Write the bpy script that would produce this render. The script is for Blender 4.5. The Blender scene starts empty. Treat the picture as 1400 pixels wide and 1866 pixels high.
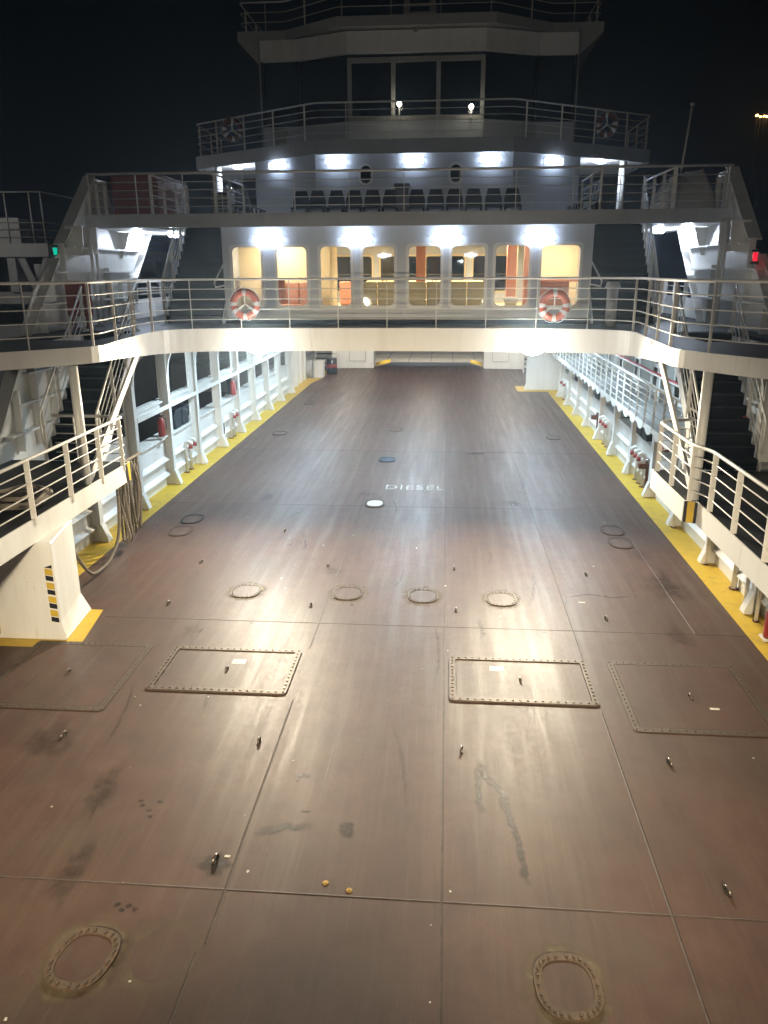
import bpy, bmesh, math, random
from mathutils import Vector, Matrix
R = math.radians
random.seed(7)
S = bpy.context.scene
COL = S.collection

# ------------------------------------------------------------------ camera, sky, exposure
def setup():
    pi, ya, ro = R(17.45), R(4.61), R(-0.26)
    fw = Vector((-math.sin(ya)*math.cos(pi), math.cos(ya)*math.cos(pi), -math.sin(pi)))
    r = fw.cross(Vector((0, 0, 1))).normalized(); u = r.cross(fw)
    r2 = r*math.cos(ro) + u*math.sin(ro); u2 = -r*math.sin(ro) + u*math.cos(ro)
    cam = bpy.data.cameras.new('camera'); o = bpy.data.objects.new('camera', cam); COL.objects.link(o)
    o.matrix_world = Matrix(((r2.x, u2.x, -fw.x, 1.1), (r2.y, u2.y, -fw.y, 0), (r2.z, u2.z, -fw.z, 5.9), (0, 0, 0, 1)))
    cam.sensor_fit = 'VERTICAL'; cam.sensor_height = 36.0; cam.sensor_width = 27.0
    cam.lens = 36.0*1400/1866
    cam.clip_start = 0.1; cam.clip_end = 3000
    S.camera = o
    w = bpy.data.worlds.new('World'); S.world = w; w.use_nodes = True
    nt = w.node_tree; bg = nt.nodes['Background']
    sky = nt.nodes.new('ShaderNodeTexSky'); sky.sky_type = 'NISHITA'; sky.sun_disc = False
    sky.sun_elevation = R(-4.0); sky.sun_rotation = R(200)
    mx = nt.nodes.new('ShaderNodeMixRGB'); mx.inputs[0].default_value = .93; mx.inputs[2].default_value = (.030, .046, .068, 1)   # moonless sky, harbour glow
    nt.links.new(sky.outputs[0], mx.inputs[1]); nt.links.new(mx.outputs[0], bg.inputs[0]); bg.inputs[1].default_value = SKY
    S.view_settings.view_transform = 'Standard'; S.view_settings.look = 'None'
    S.view_settings.exposure = 0.0; S.view_settings.gamma = 1.0
    S.cycles.use_denoising = True; S.cycles.sample_clamp_indirect = 4.0; S.cycles.sample_clamp_direct = 0
    S.cycles.max_bounces = 6; S.cycles.transparent_max_bounces = 12
    S.cycles.caustics_reflective = False; S.cycles.caustics_refractive = False
    try: S.cycles.use_light_tree = True
    except Exception: pass
SKY = 0.015
GLARE_HAZE = 0.0009
WARM_W, COOL_W, OPP_W = 8600, 4600, 560           # deck floodlights of the two facing bridges
WARM_C, COOL_C = (1, .82, .56), (1, .86, .62)
setup()

# ------------------------------------------------------------------ materials
MATS = {}
def mat(name, col, rough=.5, metal=0., dirt=0., dcol=None, scale=3., bump=0., emit=None, es=0., streak=False, rvar=0., spec=None, rust=0., rcol=(.30, .17, .085)):
    m = bpy.data.materials.new(name); m.use_nodes = True
    nt = m.node_tree; N = nt.nodes; L = nt.links; b = N['Principled BSDF']
    b.inputs['Base Color'].default_value = (*col, 1); b.inputs['Roughness'].default_value = rough
    b.inputs['Metallic'].default_value = metal
    if spec is not None: b.inputs['Specular IOR Level'].default_value = spec
    if emit: b.inputs['Emission Color'].default_value = (*emit, 1); b.inputs['Emission Strength'].default_value = es
    if dirt or bump or rvar:
        g = N.new('ShaderNodeNewGeometry'); mp = N.new('ShaderNodeMapping'); L.new(g.outputs['Position'], mp.inputs[0])
        if streak: mp.inputs['Scale'].default_value = (1, 1, .12)
        n = N.new('ShaderNodeTexNoise'); n.inputs['Scale'].default_value = scale; n.inputs['Detail'].default_value = 6
        n.inputs['Roughness'].default_value = .65; L.new(mp.outputs[0], n.inputs[0])
        if dirt:
            rp = N.new('ShaderNodeValToRGB'); rp.color_ramp.elements[0].position = .48; rp.color_ramp.elements[1].position = .78
            rp.color_ramp.elements[0].color = (0, 0, 0, 1); rp.color_ramp.elements[1].color = (dirt, dirt, dirt, 1)
            L.new(n.outputs[0], rp.inputs[0])
            mx = N.new('ShaderNodeMixRGB'); mx.inputs[1].default_value = (*col, 1); mx.inputs[2].default_value = (*(dcol or [c*.5 for c in col]), 1)
            L.new(rp.outputs[0], mx.inputs[0]); L.new(mx.outputs[0], b.inputs['Base Color'])
            if rust:
                m2 = N.new('ShaderNodeMapping'); m2.inputs['Scale'].default_value = (1, 1, .06 if streak else 1); L.new(g.outputs['Position'], m2.inputs[0])
                n2 = N.new('ShaderNodeTexNoise'); n2.inputs['Scale'].default_value = 9 if streak else 2.6; n2.inputs['Detail'].default_value = 8; n2.inputs['Roughness'].default_value = .75; L.new(m2.outputs[0], n2.inputs[0])
                r2 = N.new('ShaderNodeMapRange'); r2.inputs[1].default_value = .60; r2.inputs[2].default_value = .74; r2.inputs[4].default_value = rust; L.new(n2.outputs[0], r2.inputs[0])
                x2 = N.new('ShaderNodeMixRGB'); x2.inputs[2].default_value = (*rcol, 1); L.new(r2.outputs[0], x2.inputs[0]); L.new(mx.outputs[0], x2.inputs[1]); L.new(x2.outputs[0], b.inputs['Base Color'])
        if bump:
            bp = N.new('ShaderNodeBump'); bp.inputs['Strength'].default_value = bump; bp.inputs['Distance'].default_value = .02
            L.new(n.outputs[0], bp.inputs['Height']); L.new(bp.outputs[0], b.inputs['Normal'])
        if rvar:
            mr = N.new('ShaderNodeMapRange'); mr.inputs[3].default_value = rough-rvar; mr.inputs[4].default_value = rough+rvar
            L.new(n.outputs[0], mr.inputs[0]); L.new(mr.outputs[0], b.inputs['Roughness'])
    MATS[name] = m; return m

def deck_mat():
    m = bpy.data.materials.new('deck_paint'); m.use_nodes = True
    nt = m.node_tree; N = nt.nodes; L = nt.links; b = N['Principled BSDF']
    g = N.new('ShaderNodeNewGeometry')
    def noise(scale, detail=5, sc=(1, 1, 1), rough=.6):
        mp = N.new('ShaderNodeMapping'); mp.inputs['Scale'].default_value = sc; L.new(g.outputs['Position'], mp.inputs[0])
        n = N.new('ShaderNodeTexNoise'); n.inputs['Scale'].default_value = scale; n.inputs['Detail'].default_value = detail
        n.inputs['Roughness'].default_value = rough; L.new(mp.outputs[0], n.inputs[0]); return n.outputs[0]
    def ramp(src, a, c, v0=0, v1=1):
        mr = N.new('ShaderNodeMapRange'); mr.inputs[1].default_value = a; mr.inputs[2].default_value = c
        mr.inputs[3].default_value = v0; mr.inputs[4].default_value = v1; L.new(src, mr.inputs[0]); return mr.outputs[0]
    def mix(fac, a, c, mode='MIX'):
        mx = N.new('ShaderNodeMixRGB'); mx.blend_type = mode
        if isinstance(fac, float): mx.inputs[0].default_value = fac
        else: L.new(fac, mx.inputs[0])
        for i, s in ((1, a), (2, c)):
            if isinstance(s, tuple): mx.inputs[i].default_value = (*s, 1)
            else: L.new(s, mx.inputs[i])
        return mx.outputs[0]
    big = noise(.55, 4); mid = noise(2.2, 6); fine = noise(38, 3); strk = noise(1.6, 6, (3.2, .16, 1)); strk2 = noise(7, 5, (2.6, .10, 1))
    grit = noise(120, 2, (1, 1, 1), .5); blot = noise(1.1, 8, (1.3, .7, 1), .72); warp = noise(4.2, 8, (1, 1, 1), .8)
    c = mix(ramp(mid, .38, .66), (.072, .036, .027), (.106, .056, .041))
    c = mix(ramp(big, .50, .68, 0, .7), c, (.066, .054, .038))              # greenish grey worn patches
    c = mix(ramp(blot, .50, .62, 0, .55), c, (.052, .030, .024))            # darker grimy areas
    c = mix(ramp(strk, .50, .72, 0, .55), c, (.125, .090, .070))            # tyre-polished lanes
    c = mix(ramp(strk2, .56, .76, 0, .5), c, (.034, .027, .024))            # rubber marks
    c = mix(ramp(noise(9, 4, (3.5, .06, 1)), .60, .70, 0, .35), c, (.15, .12, .095))   # long scrapes
    c = mix(ramp(warp, .60, .72, 0, .6), c, (.040, .028, .022))
    c = mix(ramp(noise(1.7, 9, (1, 1, 1), .85), .60, .66, 0, .4), c, (.118, .082, .060))
    c = mix(ramp(noise(15, 4), .70, .76, 0, .6), c, (.20, .165, .13))       # chips
    c = mix(ramp(noise(11, 5, (1, 1, 1), .7), .70, .75, 0, .7), c, (.095, .040, .020))  # rust spots
    c = mix(ramp(fine, .3, .7, 0, .35), c, (.050, .034, .027))
    c = mix(ramp(grit, .35, .65, 0, .35), c, (.105, .075, .060))
    L.new(c, b.inputs['Base Color'])
    ro = N.new('ShaderNodeMath'); ro.operation = 'ADD'
    L.new(ramp(noise(13, 7, (1.4, .8, 1), .8), .35, .68, .40, .54), ro.inputs[0]); L.new(ramp(strk, .4, .7, .05, -.06), ro.inputs[1])
    L.new(ro.outputs[0], b.inputs['Roughness']); b.inputs['Specular IOR Level'].default_value = .36
    def madd(x, k, y=None):
        q = N.new('ShaderNodeMath'); q.operation = 'MULTIPLY_ADD' if y is not None else 'MULTIPLY'; L.new(x, q.inputs[0]); q.inputs[1].default_value = k
        if y is not None: L.new(y, q.inputs[2])
        return q.outputs[0]
    h = madd(grit, .22, madd(fine, .35, madd(noise(7, 4), .16, madd(noise(.9, 2), .6))))
    bp = N.new('ShaderNodeBump'); bp.inputs['Strength'].default_value = .22; bp.inputs['Distance'].default_value = .010
    L.new(h, bp.inputs['Height']); L.new(bp.outputs[0], b.inputs['Normal'])
    MATS['deck'] = m; return m

def glass_mat(name, tint, alpha_rough=.02, through=.9):
    m = bpy.data.materials.new(name); m.use_nodes = True
    nt = m.node_tree; N = nt.nodes; L = nt.links; N.remove(N['Principled BSDF'])
    t = N.new('ShaderNodeBsdfTransparent'); t.inputs[0].default_value = (*tint, 1)
    gl = N.new('ShaderNodeBsdfGlossy'); gl.inputs['Roughness'].default_value = alpha_rough
    fr = N.new('ShaderNodeFresnel'); fr.inputs[0].default_value = 1.45
    mx = N.new('ShaderNodeMixShader'); L.new(fr.outputs[0], mx.inputs[0]); L.new(t.outputs[0], mx.inputs[1]); L.new(gl.outputs[0], mx.inputs[2])
    L.new(mx.outputs[0], N['Material Output'].inputs[0]); MATS[name] = m; return m

deck_mat()
mat('white', (.71, .71, .68), .40, dirt=.45, dcol=(.44, .38, .30), scale=1.6, streak=True, bump=.10, rust=.45)
mat('rail_white', (.70, .69, .65), .42, dirt=.4, dcol=(.42, .36, .28), scale=5)
mat('wall_white', (.50, .53, .57), .42, dirt=.35, dcol=(.36, .36, .37), scale=1.2, streak=True, bump=.08, rust=.25)  # white walls toned down and blued; dim cool light put into colour
mat('grey_and_shaded', (.34, .34, .33), .45, dirt=.3, scale=2)  # grey paint, and shade put into the sun deck edge and vent post
mat('dark_deck', (.009, .010, .012), .5, dirt=.5, dcol=(.018, .018, .018), scale=3, bump=.1, spec=.18)
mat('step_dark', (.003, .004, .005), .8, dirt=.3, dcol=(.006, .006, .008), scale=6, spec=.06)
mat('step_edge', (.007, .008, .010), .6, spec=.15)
mat('yellow', (.56, .38, .035), .5, dirt=.7, dcol=(.30, .20, .06), scale=3.2, bump=.1, rust=.85, rcol=(.10, .065, .035))
mat('black_paint', (.012, .012, .016), .5)
mat('buoy_dim', (.10, .028, .02), .55)  # darker copy of the lifebuoy orange; dim upper light put into colour
mat('orange', (.38, .10, .06), .5, dirt=.3, scale=8)
mat('dull_red', (.22, .035, .028), .55, dirt=.4, dcol=(.08, .02, .018), scale=5)
mat('red_pipe', (.36, .05, .055), .42, dirt=.3, scale=6)
mat('red_paint', (.30, .035, .03), .4, dirt=.2, scale=9)
mat('tape', (.46, .46, .45), .45)
mat('navy_plastic', (.012, .017, .035), .35)
mat('chair_metal', (.05, .05, .055), .35, .6)
mat('rim_steel', (.080, .060, .045), .5, .2, dirt=.6, dcol=(.16, .085, .045), scale=14, bump=.2)
mat('rust_rim', (.095, .064, .042), .6, .1, dirt=.8, dcol=(.15, .085, .04), scale=16, bump=.3)
mat('halo', (.105, .085, .058), .55, dirt=.7, dcol=(.10, .075, .05), scale=9)
mat('ghost', (.085, .072, .052), .55, dirt=.8, dcol=(.11, .07, .055), scale=7)
mat('bolt', (.12, .095, .07), .42, .4, dirt=.4, dcol=(.12, .07, .04), scale=40)
mat('lug_steel', (.24, .20, .17), .30, .75, dirt=.5, dcol=(.10, .06, .04), scale=30)
mat('brass', (.55, .36, .12), .35, .8)
mat('seam', (.052, .034, .026), .6, .0, dirt=.6, dcol=(.13, .10, .07), scale=4)
mat('stain', (.040, .033, .029), .30, dirt=.5, dcol=(.06, .05, .04), scale=5)
def fade_mat(name, col, rough, fscale, lo, hi):
    m = mat(name, col, rough); nt = m.node_tree; N = nt.nodes; L = nt.links
    at = N.new('ShaderNodeAttribute'); at.attribute_name = 'fade'
    g = N.new('ShaderNodeNewGeometry'); n = N.new('ShaderNodeTexNoise'); n.inputs['Scale'].default_value = fscale; n.inputs['Detail'].default_value = 6; L.new(g.outputs['Position'], n.inputs[0])
    mr = N.new('ShaderNodeMapRange'); mr.inputs[1].default_value = lo; mr.inputs[2].default_value = hi; L.new(n.outputs[0], mr.inputs[0])
    mu = N.new('ShaderNodeMath'); mu.operation = 'MULTIPLY'; L.new(at.outputs['Fac'], mu.inputs[0]); L.new(mr.outputs[0], mu.inputs[1])
    t = N.new('ShaderNodeBsdfTransparent'); mx = N.new('ShaderNodeMixShader')
    L.new(mu.outputs[0], mx.inputs[0]); L.new(t.outputs[0], mx.inputs[1]); L.new(N['Principled BSDF'].outputs[0], mx.inputs[2]); L.new(mx.outputs[0], N['Material Output'].inputs[0])
def set_fade(me, vals):
    a = me.attributes.new('fade', 'FLOAT', 'POINT')
    for i, q in enumerate(vals): a.data[i].value = q
fade_mat('stain_film', (.034, .027, .022), .42, 9, .22, .62)
fade_mat('worn_paint', (.72, .70, .62), .5, 7, .20, .42)
fade_mat('rust_bleed', (.16, .125, .075), .65, 6, .30, .65)
mat('flake', (.55, .52, .44), .6)
mat('paint_white', (.36, .34, .28), .55, dirt=.9, dcol=(.14, .11, .09), scale=9)
mat('mint', (.30, .42, .32), .5, dirt=.7, dcol=(.17, .17, .13), scale=8)
mat('cover_white', (.55, .54, .52), .45, dirt=.4, dcol=(.3, .28, .26), scale=12)
mat('cover_blue', (.03, .05, .075), .4, dirt=.4, scale=12)
mat('rope', (.20, .17, .13), .85, dirt=.6, dcol=(.09, .075, .06), scale=40)
mat('rust', (.12, .045, .025), .7, dirt=.5, dcol=(.2, .08, .03), scale=12)
mat('drum', (.012, .016, .022), .4)
mat('dark_bin', (.012, .022, .03), .5)
mat('bin_green', (.12, .30, .05), .5)
mat('tarp', (.50, .47, .43), .7, dirt=.3, scale=4, bump=.3)
mat('cream', (.70, .60, .42), .55)
mat('terracotta', (.36, .155, .105), .55, dirt=.2, scale=5)
mat('sofa', (.60, .50, .31), .6, dirt=.2, scale=8, bump=.05)
mat('curtain', (.72, .62, .42), .8)
mat('ceiling', (.66, .58, .46), .6)
mat('ac_white', (.62, .62, .60), .45)
mat('vent_dark', (.04, .04, .045), .6)
mat('dark_glass', (.006, .010, .018), .08)
mat('frame_grey', (.30, .30, .28), .4, dirt=.6, dcol=(.12, .11, .10), scale=6)
mat('hull', (.50, .50, .48), .5, dirt=.4, scale=1)
mat('far_ship', (.20, .20, .20), .6, dirt=.4, scale=1)
mat('far_dark', (.02, .02, .022), .7)
mat('hill', (.012, .013, .012), .9, dirt=.5, scale=.02)
mat('ramp', (.018, .022, .030), .5, dirt=.5, dcol=(.07, .06, .055), scale=3)
mat('water', (.003, .006, .009), .12, bump=.6, scale=.9)
mat('lamp_white', (1, 1, 1), .5, emit=(.66, .78, 1), es=17)
mat('lamp_soffit', (1, 1, 1), .5, emit=(.74, .84, 1), es=24)
mat('lamp_flood', (1, 1, 1), .5, emit=(1, .95, .85), es=100)
mat('lamp_back_glow', (1, 1, 1), .5, emit=(1, .95, .85), es=17)
mat('lamp_warm', (1, 1, 1), .5, emit=(1, .80, .50), es=9)
mat('lamp_glow', (1, 1, 1), .5, emit=(1, .93, .75), es=14)
mat('lamp_green', (0, .3, .2), .4, emit=(0.0, .75, .50), es=.6)
mat('lamp_red', (.4, 0, 0), .4, emit=(1, .010, .03), es=1.6)
mat('lamp_orange', (1, 1, 1), .5, emit=(1, .45, .12), es=30)
mat('lit_pane', (.4, .5, .6), .3, emit=(.55, .75, .95), es=.75)
mat('lamp_body', (.45, .46, .47), .4, .3)
glass_mat('pane', (.95, .97, .97))

def quay_mat():
    m = mat('quay', (.34, .32, .28), .8, dirt=.6, dcol=(.22, .2, .17), scale=1.2, bump=.3)
quay_mat()

# ------------------------------------------------------------------ mesh builder
class MB:
    def __init__(s): s.v = []; s.f = []; s.sm = []
    def add(s, V, F, smooth=False):
        n = len(s.v); s.v += [tuple(p) for p in V]
        for f in F: s.f.append([i+n for i in f]); s.sm.append(smooth)
        return s
    def box(s, x0, x1, y0, y1, z0, z1, M=None):
        V = [Vector((x, y, z)) for z in (z0, z1) for y in (y0, y1) for x in (x0, x1)]
        if M: V = [M @ p for p in V]
        return s.add(V, [(0, 2, 3, 1), (4, 5, 7, 6), (0, 1, 5, 4), (2, 6, 7, 3), (0, 4, 6, 2), (1, 3, 7, 5)])
    def cbox(s, c, d, M=None):
        T = Matrix.Translation(c)
        if M: T = T @ M
        return s.box(-d[0]/2, d[0]/2, -d[1]/2, d[1]/2, -d[2]/2, d[2]/2, T)
    def bar(s, a, b, w, h, up=(0, 0, 1)):          # rectangular bar from a to b; w sideways, h along up
        a, b = Vector(a), Vector(b); d = (b-a).normalized(); up = Vector(up)
        x = d.cross(up)
        if x.length < 1e-4: x = d.cross(Vector((1, 0, 0)))
        x.normalize(); y = x.cross(d)
        V = []
        for p in (a, b):
            for sx, sy in ((-1, -1), (1, -1), (1, 1), (-1, 1)): V.append(p + x*(sx*w/2) + y*(sy*h/2))
        return s.add(V, [(3, 2, 1, 0), (4, 5, 6, 7), (0, 1, 5, 4), (1, 2, 6, 5), (2, 3, 7, 6), (3, 0, 4, 7)])
    def tube(s, pts, r, n=7, closed=False, caps=True, rfun=None):
        P = [Vector(p) for p in pts]; m = len(P); V = []; F = []
        prev = None
        for i, p in enumerate(P):
            if closed: d = (P[(i+1) % m]-P[i-1])
            else: d = (P[min(i+1, m-1)]-P[max(i-1, 0)])
            d.normalize()
            if prev is None:
                x = d.cross(Vector((0, 0, 1)))
                if x.length < 1e-3: x = d.cross(Vector((0, 1, 0)))
            else: x = prev - d*prev.dot(d)
            x.normalize(); prev = x; y = d.cross(x)
            rr = rfun(i/(m-1)) if rfun else r
            for k in range(n):
                a = 2*math.pi*k/n; V.append(p + x*math.cos(a)*rr + y*math.sin(a)*rr)
        for i in range(m if closed else m-1):
            j = (i+1) % m
            for k in range(n): F.append((i*n+k, i*n+(k+1) % n, j*n+(k+1) % n, j*n+k))
        s.add(V, F, True)
        if caps and not closed:
            b = len(s.v)-m*n
            s.f.append([b+k for k in range(n)][::-1]); s.sm.append(False)
            s.f.append([b+(m-1)*n+k for k in range(n)]); s.sm.append(False)
        return s
    def prism(s, poly, axis, a, b):                 # poly in the two other axes (x: y,z  y: x,z  z: x,y)
        n = len(poly); V = []
        for t in (a, b):
            for p, q in poly: V.append({'x': (t, p, q), 'y': (p, t, q), 'z': (p, q, t)}[axis])
        F = [tuple(range(n))[::-1], tuple(range(n, 2*n))] + [(i, (i+1) % n, n+(i+1) % n, n+i) for i in range(n)]
        return s.add(V, F)
    def cyl(s, c, r, h, n=16, axis='z', r2=None, smooth=True):
        r2 = r if r2 is None else r2; V = []
        for t, rr in ((0, r), (h, r2)):
            for k in range(n):
                a = 2*math.pi*k/n; u, w = rr*math.cos(a), rr*math.sin(a)
                V.append({'z': (c[0]+u, c[1]+w, c[2]+t), 'y': (c[0]+u, c[1]+t, c[2]+w), 'x': (c[0]+t, c[1]+u, c[2]+w)}[axis])
        s.add(V, [(k, (k+1) % n, n+(k+1) % n, n+k) for k in range(n)], smooth)
        b = len(s.v)-2*n
        s.f.append([b+k for k in range(n)][::-1]); s.sm.append(False); s.f.append([b+n+k for k in range(n)]); s.sm.append(False)
        return s
    def loops(s, rings, closed_ends=True, smooth=False):   # rings of equal length, bridged
        n = len(rings[0]); b = len(s.v); V = [p for r in rings for p in r]; F = []
        for i in range(len(rings)-1):
            for k in range(n): F.append((i*n+k, i*n+(k+1) % n, (i+1)*n+(k+1) % n, (i+1)*n+k))
        s.add(V, F, smooth)
        if closed_ends:
            s.f.append([b+k for k in range(n)][::-1]); s.sm.append(False)
            s.f.append([b+(len(rings)-1)*n+k for k in range(n)]); s.sm.append(False)
        return s
    def ringplate(s, outer, inner, fn, t):          # flat ring between two 2D loops, thickness t, fn(u,v,w)->xyz
        n = len(outer); V = []
        for w in (0, t):
            V += [fn(u, v, w) for u, v in outer]; V += [fn(u, v, w) for u, v in inner]
        F = []
        for k in range(n):
            j = (k+1) % n
            F += [(k, j, n+j, n+k), (2*n+k, 3*n+k, 3*n+j, 2*n+j), (k, 2*n+k, 2*n+j, j), (n+k, n+j, 3*n+j, 3*n+k)]
        return s.add(V, F)
    def grid(s, us, vs, solid, fn, t):              # plate with rectangular openings
        nu, nv = len(us)-1, len(vs)-1
        sol = [[solid((us[i]+us[i+1])/2, (vs[j]+vs[j+1])/2) for j in range(nv)] for i in range(nu)]
        ok = lambda i, j: 0 <= i < nu and 0 <= j < nv and sol[i][j]
        for i in range(nu):
            for j in range(nv):
                if not sol[i][j]: continue
                a, b, c, d = us[i], us[i+1], vs[j], vs[j+1]
                s.add([fn(a, c, 0), fn(b, c, 0), fn(b, d, 0), fn(a, d, 0)], [(0, 1, 2, 3)])
                s.add([fn(a, c, t), fn(b, c, t), fn(b, d, t), fn(a, d, t)], [(3, 2, 1, 0)])
                for (di, dj, p, q) in ((-1, 0, (a, d), (a, c)), (1, 0, (b, c), (b, d)), (0, -1, (a, c), (b, c)), (0, 1, (b, d), (a, d))):
                    if not ok(i+di, j+dj):
                        s.add([fn(*p, 0), fn(*q, 0), fn(*q, t), fn(*p, t)], [(3, 2, 1, 0)])
        return s
    def mesh(s, name, m, off=(0, 0, 0), weld=False):
        me = bpy.data.meshes.new(name); ox, oy, oz = off
        me.from_pydata([(x-ox, y-oy, z-oz) for x, y, z in s.v], [], s.f)
        for p, q in zip(me.polygons, s.sm): p.use_smooth = q
        bm = bmesh.new(); bm.from_mesh(me)
        if weld: bmesh.ops.remove_doubles(bm, verts=bm.verts, dist=1e-4)
        bmesh.ops.recalc_face_normals(bm, faces=bm.faces); bm.to_mesh(me); bm.free()
        me.materials.append(MATS[m]); return me
    def build(s, name, m, parent=None, label=None, weld=False):
        off = Vector((0, 0, 0)); q = parent
        while q: off += q.location; q = q.parent
        o = bpy.data.objects.new(name, s.mesh(name, m, off, weld)); COL.objects.link(o)
        if parent: o.parent = parent
        if label: o['label'] = label
        return o

def bevel(o, w=.01, seg=2):
    b = o.modifiers.new('edge', 'BEVEL'); b.width = w; b.segments = seg; b.limit_method = 'ANGLE'; b.angle_limit = R(40); return o
def tag(o, label, cat, group=None):
    o['label'] = label; o['category'] = cat
    if group: o['group'] = group
    return o
def thing(name, loc, label, cat, group=None):
    o = bpy.data.objects.new(name, None); o.empty_display_size = .1; COL.objects.link(o); o.location = loc
    return tag(o, label, cat, group)
def struct(mb, name, m):
    o = mb.build(name, m); o['kind'] = 'structure'; return o
def dup(root, loc, rz=0, label=None, scale=None):
    r = root.copy(); COL.objects.link(r); r.location = loc; r.rotation_euler = (0, 0, rz)
    if scale: r.scale = scale
    if label: r['label'] = label
    for ch in list(root.children):
        c = ch.copy(); COL.objects.link(c); c.parent = r
        for g in list(ch.children):
            d = g.copy(); COL.objects.link(d); d.parent = c
    return r
def light(kind, name, parent, loc, energy, color, target=None, size=.3, cone=120, blend=1.):
    l = bpy.data.lights.new(name, kind); l.energy = energy; l.color = color
    if kind == 'SPOT': l.spot_size = R(cone); l.spot_blend = blend; l.shadow_soft_size = size
    elif kind == 'AREA': l.shape = 'DISK'; l.size = size
    else: l.shadow_soft_size = size
    o = bpy.data.objects.new(name, l); COL.objects.link(o)
    off = Vector((0, 0, 0)); q = parent
    while q: off += q.location; q = q.parent
    o.parent = parent; o.location = Vector(loc)-off
    if target is not None:
        d = Vector(target)-Vector(loc); o.rotation_euler = d.to_track_quat('-Z', 'Y').to_euler()
    return o
def rrect(x0, x1, z0, z1, r, n=5):
    out = []
    for cx, cz, a0 in ((x1-r, z1-r, 0), (x0+r, z1-r, 90), (x0+r, z0+r, 180), (x1-r, z0+r, 270)):
        for k in range(n+1):
            a = R(a0+90*k/n); out.append((cx+r*math.cos(a), cz+r*math.sin(a)))
    return out
def smooth_path(pts, rad=.35, n=5):                 # rounds the corners of a plan polyline
    P = [Vector(p) for p in pts]; out = [P[0]]
    for i in range(1, len(P)-1):
        a, b, c = P[i-1], P[i], P[i+1]
        r = min(rad, (a-b).length*.45, (c-b).length*.45)
        p, q = b+(a-b).normalized()*r, b+(c-b).normalized()*r
        for k in range(n+1):
            t = k/n; out.append(p*(1-t)**2 + b*2*t*(1-t) + q*t*t)
    out.append(P[-1]); return out

# ------------------------------------------------------------------ railings
def railing(path, zf, label, hs=(.24, .48, .72, .96), top=1.18, step=2.0, rt=.024, rb=.011, pw=.055, pt=.014, cat='railing', group=None, m='rail_white', rad=.3, posts=None):
    """path: plan polyline [(x, y) or (x, y, z)]; posts: optional explicit list of distances."""
    P3 = [Vector((p[0], p[1], p[2] if len(p) > 2 else zf)) for p in path]
    P = smooth_path(P3, rad) if len(P3) > 2 else P3
    base = P[len(P)//2]
    t = thing('railing', base, label, cat, group)
    Z = lambda h: [p+Vector((0, 0, h)) for p in P]
    MB().tube(Z(top), rt, 8).build('handrail', m, t)
    for h in hs: MB().tube(Z(h), rb, 6).build('rail_bar', m, t)
    # posts
    L = [0.]
    for a, b in zip(P, P[1:]): L.append(L[-1]+(b-a).length)
    n = max(1, round(L[-1]/step)); ds = posts or [L[-1]*i/n for i in range(n+1)]
    for d in ds:
        d = min(max(d, .03), L[-1]-.03)
        for i in range(len(P)-1):
            if L[i] <= d <= L[i+1]: break
        k = (d-L[i])/max(1e-6, L[i+1]-L[i]); p = P[i].lerp(P[i+1], k); dr = (P[i+1]-P[i]).normalized()
        nrm = Vector((dr.y, -dr.x, 0)).normalized()
        MB().bar(p-Vector((0, 0, .10)), p+Vector((0, 0, top)), pt, pw, nrm).build('post', m, t)
    return t

def floor_pieces(mb, pieces, z0, z1):
    for poly in pieces: mb.prism(poly, 'z', z0, z1)
    return mb

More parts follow.
